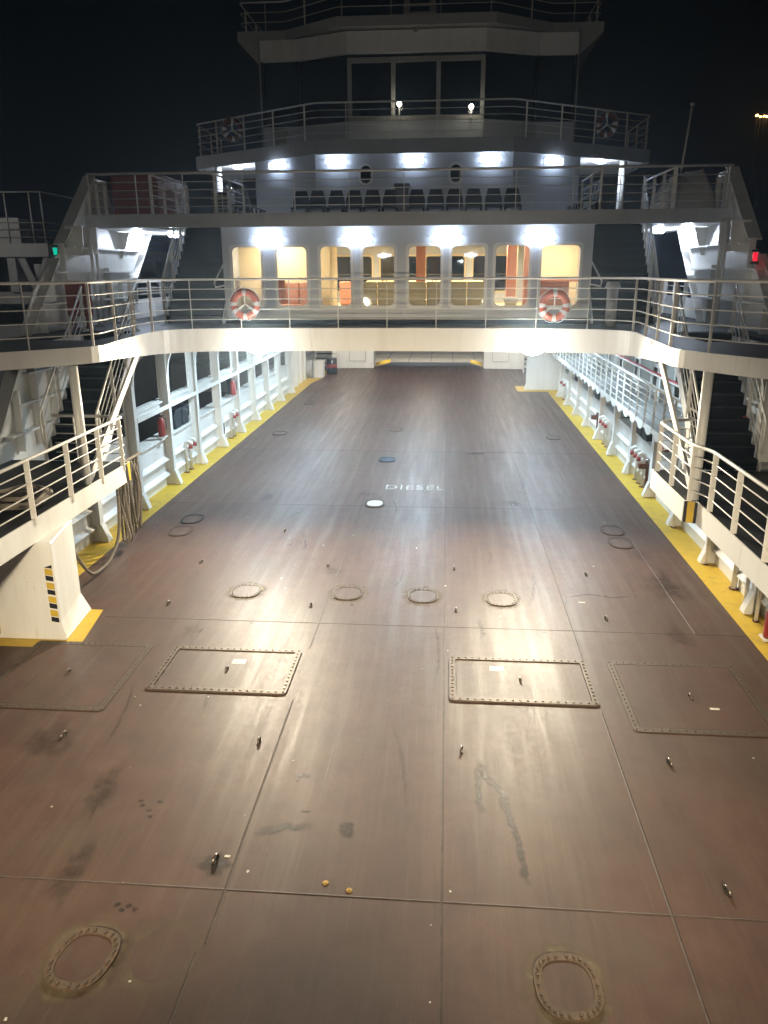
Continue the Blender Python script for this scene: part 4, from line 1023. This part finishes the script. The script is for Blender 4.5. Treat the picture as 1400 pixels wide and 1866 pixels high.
def wheelhouse():
    t = thing('wheelhouse', (0, 26.6, 9.6), 'dark glazed wheelhouse with faceted front and white top band', 'wheelhouse')
    back = [(5.0, 32), (-5.0, 32)]
    MB().prism(WH+back, 'z', 9.6, 10.38).build('lower_wall', 'wall_white', t)
    MB().prism([(x*.99, y+.06) for x, y in WH]+[(4.95, 31.9), (-4.95, 31.9)], 'z', 10.38, 12.25).build('glazing', 'dark_glass', t)
    MB().prism([(x*1.004, y-.05) for x, y in WH]+back, 'z', 12.25, 12.86).build('top_band', 'white', t)
    F = MB()
    for z in (12.08, 10.45): F.box(-2.12, 2.12, 26.58, 26.655, z-.07, z+.07)
    F.build('window_frame', 'frame_grey', t)
    for x in (-2.06, -.70, .70, 2.06):
        MB().box(x-.065, x+.065, 26.57, 26.65, 10.52, 12.01).build('mullion', 'frame_grey', t)
    for x in (-4.95, -3.78, 3.78, 4.95):
        MB().box(x-.03, x+.03, 27.26, 27.36, 10.38, 12.25).build('mullion', 'step_edge', t)
    MB().box(-4.6, -4.2, 27.0, 27.28, 9.62, 10.3).build('vent_box', 'grey_and_shaded', t)
    r = thing('wheelhouse_roof', (0, 26.4, 12.86), 'overhanging wheelhouse roof with faceted grey edge', 'roof')
    RF = [(-5.75, 27.5), (-4.2, 27.5), (-2.4, 26.25), (2.4, 26.25), (4.2, 27.5), (5.75, 27.5)]
    MB().prism(RF+[(5.75, 33), (-5.75, 33)], 'z', 12.90, 13.18).build('roof_slab', 'grey_and_shaded', r)
    for s in (-1, 1):
        MB().prism([(s*5.02, 12.25), (s*5.02, 12.90), (s*5.74, 12.90)], 'y', 27.52, 32).build('sloped_soffit', 'grey_and_shaded', r)
        MB().tube([(s*5.0, 27.2, 12.9), (s*5.0, 27.2, 9.7)], .022, 6).build('drain_pipe', 'grey_and_shaded', r)
    MB().box(-.06, .06, 26.42, 26.5, 12.76, 12.90).build('sensor', 'frame_grey', r)
    railing([(-5.65, 32.8), (-5.65, 27.6), (-4.2, 27.6), (-2.38, 26.35), (2.38, 26.35), (4.2, 27.6), (5.65, 27.6), (5.65, 32.8)], 13.18, 'thin dim railing around the wheelhouse roof', hs=(.27, .54), top=.82, rad=.15, step=1.45)
    m = thing('mast', (0, 29.5, 13.18), 'grey mast base with slatted rungs on the wheelhouse roof', 'mast')
    for s in (-1, 1): MB().prism([(s*.62, 13.18), (s*.34, 13.18), (s*.32, 15.5), (s*.45, 15.5)], 'y', 29.4, 29.6).build('leg', 'grey_and_shaded', m)
    for q in range(7): MB().box(-.34, .34, 29.44, 29.56, 13.55+q*.25, 13.63+q*.25).build('rung', 'grey_and_shaded', m)
    for x, lb in ((-.5, 'small round lamp glowing on the wheelhouse middle frame'), (1.72, 'small round lamp glowing low beside the wheelhouse end frame')):
        b = thing('search_lamp', (x, 26.4, 10.72), lb, 'lamp', 'small glowing lamps at the wheelhouse windows'); z = 10.82 if x < 0 else 10.70
        MB().cyl((x, 26.38, z), .07, .10, 16, axis='y').build('lens', 'lamp_glow', b); MB().cyl((x, 26.485, z), .08, .07, 16, axis='y').build('housing', 'lamp_body', b)
        MB().box(x-.02, x+.02, 26.46, 26.54, 10.38, z).build('stand', 'lamp_body', b)
        light('POINT', 'lamp_glow', b, (x, 26.28, z), 4, (1, .9, .7), None, .08)
wheelhouse()

# ------------------------------------------------------------------ lifebuoys
def lifebuoy(x, y, z, label, r=.36, tone='orange'):
    t = thing('lifebuoy', (0, 0, 0), label, 'lifebuoy', 'orange lifebuoys hung on the railings')
    M = MB(); n, m = 40, 10; V = []; F = []
    for i in range(n):
        a = 2*math.pi*i/n
        for k in range(m):
            b = 2*math.pi*k/m; rr = (r-.085)+.085*math.cos(b); V.append((rr*math.cos(a), .055*math.sin(b), rr*math.sin(a)))
    for i in range(n):
        for k in range(m): F.append((i*m+k, i*m+(k+1) % m, ((i+1) % n)*m+(k+1) % m, ((i+1) % n)*m+k))
    M.add(V, F, True).build('ring', tone, t)
    for a0 in (90, 0, 180, 270, 215, 325):
        M = MB(); V = []; F = []; wdt = 9
        for i in range(5):
            a = R(a0-wdt+2*wdt*i/4)
            for k in range(m):
                b = 2*math.pi*k/m; rr = (r-.085)+.089*math.cos(b); V.append((rr*math.cos(a), .059*math.sin(b), rr*math.sin(a)))
        for i in range(4):
            for k in range(m): F.append((i*m+k, i*m+(k+1) % m, (i+1)*m+(k+1) % m, (i+1)*m+k))
        M.add(V, F, True).build('reflective_band', 'tape', t)
    MB().tube([((r+.02)*math.cos(2*math.pi*q/24), -.05, (r+.02+.02*math.sin(q*2))*math.sin(2*math.pi*q/24)) for q in range(24)], .008, 5, closed=True).build('grab_line', 'tape', t)
    for a in (90, 215, 325): MB().bar((0, .0, 0), (.20*math.cos(R(a)), 0, .20*math.sin(R(a))), .02, .07, (0, 1, 0)).build('holder_arm', 'rail_white', t)
    t.location = (x, y, z); return t
lifebuoy(-3.66, 18.46, 5.16, 'orange lifebuoy on the railing under the terracotta bench window')
lifebuoy(3.55, 18.46, 5.12, 'orange lifebuoy on the railing near the bin window')
lb_ = lifebuoy(-5.95, 26.98, 10.27, 'dim lifebuoy on the bridge railing above the red locker side', .36, 'buoy_dim'); lb_.rotation_euler = (0, 0, R(34))
lb_ = lifebuoy(5.95, 26.92, 10.20, 'dim lifebuoy on the bridge railing above the tarpaulin side', .36, 'buoy_dim'); lb_.rotation_euler = (0, 0, R(-34))

# ------------------------------------------------------------------ floodlights (both bridges carry a pair)
def flood(x, y, z, sgn, target, energy, color, label, lens, cone):
    t = thing('floodlight', (x, y, z), label, 'floodlight', 'deck floodlights')
    D = MB(); V = []; F = []; n = 20
    for i in range(6):
        a = i/5*math.pi/2
        for k in range(n): V.append((x+.33*math.cos(a)*math.cos(2*math.pi*k/n), y-sgn*.16*math.sin(a), z+.27*math.cos(a)*math.sin(2*math.pi*k/n)))
    for i in range(5):
        for k in range(n): F.append((i*n+k, i*n+(k+1) % n, (i+1)*n+(k+1) % n, (i+1)*n+k))
    D.add(V, F, True).build('lens', lens, t)
    MB().loops([[(x+r_*math.cos(2*math.pi*k/n), y+sgn*d_, z+r_*.81*math.sin(2*math.pi*k/n)) for k in range(n)] for r_, d_ in ((.33, .002), (.31, .08), (.16, .13))], True, True).build('diffuser', 'lamp_back_glow', t)  # glowing back added to throw a hot spot onto the beam
    MB().loops([[(x+r_*math.cos(2*math.pi*k/n), y+sgn*d_, z+r_*.8*math.sin(2*math.pi*k/n)) for k in range(n)] for r_, d_ in ((.10, .131), (.10, .18), (.05, .22))], True, True).build('housing', 'lamp_body', t)
    MB().tube([(x, y+sgn*.18, z), (x, y+sgn*.42, z)], .03, 8).build('arm', 'lamp_body', t)
    light('SPOT', 'flood_beam', t, (x, y-sgn*.20, z), energy, color, target, .20, cone, 1.0)
flood(-3.28, 18.05, 4.30, 1, (-2.6, 11.0, .8), COOL_W, COOL_C, 'blinding floodlight on the deck beam under the rope side lifebuoy', 'lamp_flood', 150)
flood(3.06, 18.05, 4.30, 1, (2.4, 11.0, .8), COOL_W, COOL_C, 'blinding floodlight on the deck beam under the gangway side lifebuoy', 'lamp_flood', 150)
flood(-3.2, -1.0, 4.3, -1, (-2.1, 12.4, 0), WARM_W, WARM_C, 'warm floodlight of the opposite bridge, machinery box side', 'lamp_warm', 53)
flood(3.2, -1.0, 4.3, -1, (2.1, 12.4, 0), WARM_W, WARM_C, 'warm floodlight of the opposite bridge, gangway side', 'lamp_warm', 53)
for x, lb in ((-2.3, 'tube lamp of the opposite saloon, machinery box side'), (2.3, 'tube lamp of the opposite saloon, gangway side')):
    o = wall_lamp(x, -2.6, 6.66, .72, lb, math.pi); light('POINT', 'lamp_glow', o, (0, 0, 0), OPP_W, (1, .91, .76), None, .07)
    [c for c in o.children if c.type == 'LIGHT'][0].location = (0, -.35, 0)

# ------------------------------------------------------------------ lamps under the passenger deck
for x in (-4.6, 0, 4.6):
    for y in (21.5, 27.5, 33.5, 40.5, 46.0):
        t = thing('deckhead_lamp', (x, y, 4.4), 'white batten lamp under the passenger deck over the car lanes', 'lamp', 'batten lamps under the passenger deck')
        MB().box(x-.6, x+.6, y-.08, y+.08, 4.36, 4.42).build('diffuser', 'lamp_soffit', t); MB().box(x-.64, x+.64, y-.1, y+.1, 4.421, 4.495).build('housing', 'lamp_body', t)
        light('AREA', 'lamp_glow', t, (x, y, 4.33), 300 if y < 36 else 120, (.66, .86, 1) if y < 36 else (1, .88, .70), (x, y, 0), .5)

# ================================================================== FAR END
def far_end():
    t = thing('stern_ramp', (0, 50.4, 0), 'dark tapering ramp lowered onto the pale quay', 'ramp')
    MB().add([(-3.3, 50.1, 0.01), (3.3, 50.1, .01), (2.75, 54.9, -.28), (-2.75, 54.9, -.28), (-3.3, 50.1, -.1), (3.3, 50.1, -.1), (2.75, 54.9, -.34), (-2.75, 54.9, -.34)],
             [(0, 1, 2, 3), (7, 6, 5, 4), (0, 4, 5, 1), (1, 5, 6, 2), (2, 6, 7, 3), (3, 7, 4, 0)]).build('ramp_plate', 'ramp', t)
    for s in (-1, 1): MB().bar((s*3.4, 50.2, .12), (s*2.85, 54.8, -.18), .09, .22).build('side_curb', 'yellow', t)
    for s, nm in ((-1, 'beside the oil drum'), (1, 'beyond the gangway')):
        xa, xb = (3.45, 6.1)
        l = thing('locker', (s*4.8, 49.3, 0), 'tall white locker block with inset door '+nm, 'locker', 'white locker blocks flanking the stern ramp')
        bevel(MB().prism([(s*3.45, 48.95), (s*6.1, 48.75), (s*6.1, 50), (s*3.45, 50)], 'z', 0.001, 4.2).build('casing', 'white', l), .03)
        MB().ringplate(rrect(min(s*3.95, s*5.0), max(s*3.95, s*5.0), .45, 2.1, .05), rrect(min(s*3.98, s*4.97), max(s*3.98, s*4.97), .48, 2.07, .04), lambda u, v, k: (u, 48.83-k+.03*0, v), .02).build('door', 'grey_and_shaded', l)
        stairs(s*6.9 if s < 0 else 5.75, s*5.75 if s < 0 else 6.9, 46.9, 0.01, 49.6, 3.1, 12, 'pale steps with dark gaps at the far end '+nm, [(s*5.73, (.4,), .9)], solid=False)
        MB().box(s*6.0, s*6.05, 44, 50, 0, .0011) if False else None
    d = thing('oil_drum', (-5.72, 46.1, 0), 'black oil drum with red band before the far steps', 'drum')
    MB().cyl((-5.72, 46.1, .002), .32, .92, 20).cyl((-5.72, 46.1, .30), .332, .02, 20).cyl((-5.72, 46.1, .62), .332, .02, 20).build('barrel', 'drum', d)
    MB().cyl((-5.72, 46.1, .38), .325, .20, 20).build('band', 'red_paint', d); MB().box(-5.68, -5.60, 45.765, 45.79, .66, .82).build('sticker', 'tape', d)
    w = thing('winch', (-6.35, 44.4, 0), 'pale winch box with rounded drum cover beside the oil drum', 'winch')
    bevel(MB().box(-6.5, -5.95, 44.2, 44.9, .002, .95).build('box', 'white', w), .02)
    MB().cyl((-7.1, 44.3, .5), .5, .55, 20, axis='x').build('drum_cover', 'grey_and_shaded', w); MB().box(-7.05, -6.5, 44.1, 45, .002, .35).build('foot_frame', 'grey_and_shaded', w)
    h = thing('header_beam', (-6.4, 44, 3.3), 'hazard striped cross beam end at the far wall', 'beam')
    MB().box(-7.1, -5.6, 44, 44.3, 3.1, 3.6).build('beam', 'white', h)
    for q in range(4): MB().prism([(-7.0+q*.36, 3.1), (-6.85+q*.36, 3.1), (-6.8+q*.36, 3.6), (-6.95+q*.36, 3.6)], 'y', 43.995, 43.999).build('hazard_stripe', 'yellow' if q % 2 else 'black_paint', h)
    f = thing('floodlight', (0, 50.3, 4.3), 'floodlight over the stern ramp lighting the quay', 'floodlight')
    MB().box(-.3, .3, 50.2, 50.36, 4.12, 4.46).build('housing', 'lamp_body', f); MB().box(-.26, .26, 50.361, 50.37, 4.15, 4.43).build('lens', 'lamp_warm', f)
    light('SPOT', 'flood_beam', f, (0, 50.5, 4.3), 6000, (1, .92, .76), (0, 60, -.3), .2, 150, .8)
far_end()

# ================================================================== SMALL FITTINGS ALONG THE SIDES
def vent_pipe(x, y, s, label, capm='red_paint', h=.98):
    t = thing('vent_pipe', (x, y, 0), label, 'vent pipe', 'white vent pipes along the bulwarks')
    p = [(x, y, .003), (x, y, h-.12)]+[(x-s*.09*(1-math.cos(a)), y, h-.12+.12*math.sin(a)) for a in (.5, 1.0, 1.57)]+[(x-s*.16, y, h-.02), (x-s*.17, y, h-.10)]
    MB().tube(p, .055, 9).build('pipe', 'white', t)
    MB().cyl((x-s*.17, y, h-.22), .06, .12, 10).build('valve', capm, t); MB().cyl((x, y, .004), .09, .025, 12).build('flange', 'rust', t)
for i, (x, y, lb) in enumerate(((-6.76, 22.35, 'white vent pipe under the dark crates, nearer the hanging rope'), (-6.76, 22.75, 'white vent pipe under the dark crates, farther from the rope'), (-6.76, 27.4, 'white vent pipe beside the black hose, nearer the rope'), (-6.76, 27.8, 'white vent pipe beside the black hose, farther from the rope'),
        (6.72, 21.55, 'white vent pipe next to the rusty bracket below the dark bins'), (6.72, 21.95, 'middle white vent pipe below the dark bins'), (6.72, 22.35, 'white vent pipe below the dark bins, farthest from the rusty bracket'),
        (6.72, 26.3, 'white vent pipe of the second trio, nearest the platform'), (6.72, 26.75, 'middle white vent pipe of the second trio'), (6.72, 27.2, 'white vent pipe of the second trio, nearest the second rusty bracket'),
        (6.72, 14.2, 'white vent pipe just under the cream platform edge'), (6.72, 12.2, 'white vent pipe deep under the cream platform'), (6.72, 36.2, 'white vent pipe near the far machinery box'), (6.72, 37.0, 'white vent pipe beside the far machinery box'))):
    vent_pipe(x, y, -1 if x < 0 else 1, lb)
for i, (y, lb) in enumerate(((15.5, 'thin white standpipe beside the bulwark post under the platform corner'), (17.9, 'thin white standpipe at the bulwark post before the rusty bracket'), (13.3, 'thin white standpipe under the near part of the platform'), (12.75, 'second thin white standpipe under the near part of the platform'), (11.3, 'thin white standpipe nearest the camera under the platform'))):
    t = thing('standpipe', (6.6, y, 0), lb, 'pipe', 'thin standpipes under the platform')
    MB().tube([(6.6, y, .003), (6.6, y, 1.5), (6.74, y, 1.62)], .035, 8).build('pipe', 'white', t); MB().bar((6.6, y, 1.1), (6.78, y, 1.1), .03, .05).build('clamp', 'lug_steel', t); MB().cyl((6.6, y, .004), .06, .02, 10).build('flange', 'rust', t)
def rusty_bracket(y, label):
    t = thing('rusty_bracket', (6.7, y, 0), label, 'bracket', 'rusty brackets along the gangway bulwark')
    MB().box(6.66, 6.76, y-.05, y+.05, .003, .66).build('stem', 'rust', t); MB().box(6.45, 6.95, y-.09, y+.09, .66, .80).build('head', 'rust', t)
    MB().cyl((6.7, y, .80), .085, .12, 12).build('knob', 'lug_steel', t)
rusty_bracket(21.1, 'brown rusty bracket on the yellow stripe near the platform'); rusty_bracket(28.45, 'brown rusty bracket halfway down the gangway bulwark')
def bins(x, y, z, label, s):
    t = thing('crate', (x, y, z), label, 'crate', 'dark crates on the bulwark sills')
    bevel(MB().box(x-.16, x+.16, y-.28, y+.28, z, z+.52).build('body', 'dark_bin', t), .03); bevel(MB().box(x-.18, x+.18, y-.3, y+.3, z+.52, z+.58).build('lid', 'navy_plastic', t), .015)
bins(-7.0, 22.2, 1.42, 'dark lidded crate in the wall opening above two vent pipes', -1); bins(-7.0, 22.85, 1.42, 'second dark crate in the wall opening, farther from the extinguisher', -1); bins(-7.0, 28.9, 1.42, 'dark crate in a distant wall opening beyond the second extinguisher', -1)
bins(6.9, 22.0, 1.28, 'dark blue crate under the gangway edge above three vent pipes', 1); bins(6.9, 22.65, 1.28, 'second dark blue crate under the gangway, farther from the platform', 1)
bins(6.9, 29.3, 1.28, 'dark crate under the gangway halfway along', 1); bins(6.9, 34.2, 1.28, 'dark crate under the far end of the gangway', 1)
def extinguisher(x, y, z, label):
    t = thing('fire_extinguisher', (x, y, z), label, 'fire extinguisher', 'red fire extinguishers along the bulwarks')
    MB().tube([(x, y, z), (x, y, z+.05), (x, y, z+.42), (x, y, z+.50), (x, y, z+.54)], .1, 14, rfun=lambda q: (.095, .1, .1, .06, .03)[round(q*4)]).build('cylinder', 'red_paint', t)
    MB().tube([(x-.06, y, z+.58), (x, y, z+.56), (x+.1, y, z+.6)], .016, 6).build('lever', 'black_paint', t); MB().tube([(x, y, z+.55), (x+.14, y, z+.5), (x+.14, y, z+.2)], .012, 6).build('hose', 'black_paint', t)
    MB().box(x-.12, x+.12, y-.12, y+.12, z-.03, z-.002).build('holder', 'white', t)
extinguisher(-6.78, 20.6, 1.5, 'red fire extinguisher in the first wall opening behind the ropes'); extinguisher(-6.78, 28.1, 1.5, 'red fire extinguisher in a distant wall opening'); extinguisher(6.80, 19.9, 1.42, 'dark red fire extinguisher under the gangway beside the platform'); extinguisher(6.55, 12.05, .05, 'red fire extinguisher standing low under the near platform')
tag(MB().tube([(-6.85, 26.6, .1), (-6.8, 26.6, .5), (-6.85, 26.6, 1.0)], .06, 8).build('hose', 'black_paint'), 'black hose standing beside the white vent pipes', 'hose')
# ropes
def rope_pts(pts, n=10):
    P = [Vector(p) for p in pts]; out = []
    for i in range(len(P)-1):
        p0, p1, p2, p3 = P[max(i-1, 0)], P[i], P[i+1], P[min(i+2, len(P)-1)]
        for k in range(n):
            t = k/n; out.append(.5*((2*p1)+(p2-p0)*t+(2*p0-5*p1+4*p2-p3)*t*t+(-p0+3*p1-3*p2+p3)*t**3))
    out.append(P[-1]); return out
def twisted(pts, r, n=9):
    Q = rope_pts(pts, n); M = MB()
    for ph in (0, 2.09, 4.19):
        L_ = 0; S_ = []
        for i, p in enumerate(Q):
            d = (Q[min(i+1, len(Q)-1)]-Q[max(i-1, 0)]).normalized(); x = d.cross(Vector((.3, .2, 1))).normalized(); y = d.cross(x)
            if i: L_ += (p-Q[i-1]).length
            a = ph+L_*26; S_.append(p+x*math.cos(a)*r*.5+y*math.sin(a)*r*.5)
        M.tube(S_, r*.58, 6)
    return M
M = MB()
for k in range(6):
    y = 15.32+k*.18; z0 = .35+random.uniform(-.12, .1)
    g_ = lambda q_: random.uniform(-q_, q_)
    q = twisted([(-5.75-.02*k, y, 1.95), (-5.8+g_(.08), y+.03+g_(.06), 1.3), (-5.78+g_(.1), y+.02+g_(.09), z0+.15), (-5.85, y+.09+g_(.05), z0), (-5.9+g_(.08), y+.15+g_(.09), z0+.2), (-5.88+g_(.08), y+.12+g_(.07), 1.25), (-5.8, y+.14, 1.95)], .034, 14)
    M.add(q.v, q.f, True)
M.add(*(lambda b: (b.v, b.f))(MB().tube([(-5.8, 15.24, 1.97), (-5.8, 16.6, 1.97)], .03, 8)))
tag(M.build('rope_coil', 'rope'), 'hanging bundle of grey mooring rope loops below the platform end', 'rope')
tag(twisted([(-5.7, 12.55, 1.68), (-5.72, 12.75, 1.2), (-5.75, 13.15, .62), (-5.82, 13.65, .2), (-5.85, 14.1, .09), (-5.85, 14.6, .14), (-5.82, 15.0, .45), (-5.8, 15.15, 1.0), (-5.8, 15.2, 1.7)], .034, 16).build('mooring_rope', 'rope'), 'single slack rope sagging to the yellow stripe beside the machinery box', 'rope')
Q = []
for k in range(60):
    a = k*.42; rr = .42-.12*math.sin(k*.13); Q.append((-6.15+rr*math.cos(a)*1.0, 12.05+rr*math.sin(a)*1.2, 2.14+.05*(k//15)+.02*math.sin(k*1.7)))
tag(MB().tube(Q, .04, 7).build('rope_coil', 'rope'), 'coil of mooring rope lying on the dark platform floor', 'rope')
# passenger deck odds and ends
def deck_odds():
    t = thing('hose_cabinet', (-7.6, 17.6, 4.58), 'dark red hose cabinet on the passenger deck by the fin', 'cabinet')
    bevel(MB().box(-7.85, -7.35, 18.1, 18.4, 4.9, 5.7).build('casing', 'dull_red', t), .02); MB().box(-7.7, -7.5, 18.085, 18.099, 5.1, 5.5).build('door_panel', 'dull_red', t); MB().box(-7.8, -7.76, 18.15, 18.35, 4.582, 4.9).build('leg', 'dull_red', t); MB().box(-7.44, -7.4, 18.15, 18.35, 4.582, 4.9).build('leg', 'dull_red', t)
    b = thing('bucket', (7.45, 14.6, 4.58), 'bright green bucket on the passenger deck near the fin', 'bucket')
    MB().cyl((7.3, 15.1, 4.585), .12, .30, 16, r2=.16).build('body', 'bin_green', b); MB().tube([(7.14, 15.1, 4.88), (7.2, 15.1, 5.02), (7.4, 15.1, 5.02), (7.46, 15.1, 4.88)], .008, 5).build('handle', 'lug_steel', b)
    c = thing('ventilation_post', (4.9, 19.6, 4.58), 'pale capped ventilation post beside the lifebuoy on the gangway side', 'vent')
    MB().cyl((5.0, 19.3, 4.585), .13, .9, 16).build('pipe', 'grey_and_shaded', c); MB().cyl((5.0, 19.3, 5.486), .19, .14, 16, r2=.14).build('hood', 'grey_and_shaded', c)  # post stands in shadow; the grey carries that shade in its colour
deck_odds()

# ================================================================== NEIGHBOUR SHIP AND SHORE
def neighbour():
    t = thing('moored_ferry', (-24, 42, -2), 'dim grey neighbouring ferry behind the green navigation light', 'ferry')
    Y = 40
    MB().box(-34, -19.3, Y, Y+20, 6.65, 7.3).build('upper_deck', 'far_ship', t); MB().box(-34, -18.6, Y-1, Y+20, -2.3, 3.2).build('hull', 'far_ship', t)
    MB().box(-34, -19.6, Y+.2, Y+20, 4.3, 4.9).build('lower_deck', 'far_ship', t); MB().box(-34, -20.8, Y+1.5, Y+19, 4.9, 6.65).build('cabin_wall', 'far_dark', t)
    for x in (-21.4, -23.0, -24.6): MB().box(x-.22, x+.22, Y+.1, Y+.4, 4.9, 6.65).build('pillar', 'far_ship', t)
    MB().bar((-20.9, Y+.2, 6.65), (-20.2, Y+.2, 4.9), .1, .35).build('strut', 'far_ship', t); MB().bar((-19.5, Y+.2, 6.65), (-20.1, Y+.2, 4.9), .1, .35).build('strut', 'far_ship', t)
    for z in (7.6, 7.95, 8.3): MB().tube([(-34, Y+.1, z), (-19.4, Y+.1, z), (-19.4, Y+19, z)], .03, 5).build('rail_bar', 'far_ship', t)
    for z in (9.75,): MB().tube([(-34, Y+.1, z), (-19.4, Y+.1, z), (-19.4, Y+8, z)], .05, 5).build('awning_frame', 'far_ship', t)
    for x in (-19.4, -20.0, -21.3, -22.6, -24, -26): MB().tube([(x, Y+.1, 7.3), (x, Y+.1, 9.75)], .045, 5).build('stanchion', 'far_ship', t)
    MB().cyl((-20.2, Y+.6, 5.4), .25, .9, 14).build('life_raft', 'far_ship', t)
    MB().box(-22.6, -21.2, Y+1, Y+2, 7.3, 8.6).build('deck_box', 'far_ship', t)
    light('POINT', 'ferry_fill', t, (-24, 33, 10.5), 900, (1, .95, .85), None, .3)  # added light with no fixture, brightens the neighbouring ferry
    for k, (x, z, r) in enumerate(((140.1, 72.6, .42), (141.6, 72.0, .30), (143.2, 72.2, .36), (144.4, 72.0, .36), (146, 72.5, .32))):
        s = thing('shore_lamp', (x, 400, z), 'orange lamp glowing on the dark far shore hill', 'lamp', 'orange lamps on the far shore')
        MB().cyl((x, 400, z-r*.8), r*1.6, r*1.6, 10, r2=r).build('globe', 'lamp_orange', s); MB().tube([(x, 400.0, z-r*.5), (x, 400.0, 15)], .12, 6).build('post', 'far_dark', s)
neighbour()

# ------------------------------------------------------------------ thin veil added round the scene for the lens glow at lamps
def glare_haze():
    m = bpy.data.materials.new('glare_haze'); m.use_nodes = True; nt = m.node_tree; nt.nodes.remove(nt.nodes['Principled BSDF'])
    v = nt.nodes.new('ShaderNodeVolumePrincipled'); v.inputs['Color'].default_value = (.50, .70, 1, 1); v.inputs['Density'].default_value = GLARE_HAZE; v.inputs['Anisotropy'].default_value = .82
    nt.links.new(v.outputs[0], nt.nodes['Material Output'].inputs['Volume'])
    MATS['glare_haze'] = m
    o = MB().box(-1600, 1600, -400, 2600, -4.5, 130).build('glare_haze', 'glare_haze'); o['kind'] = 'stuff'
glare_haze()
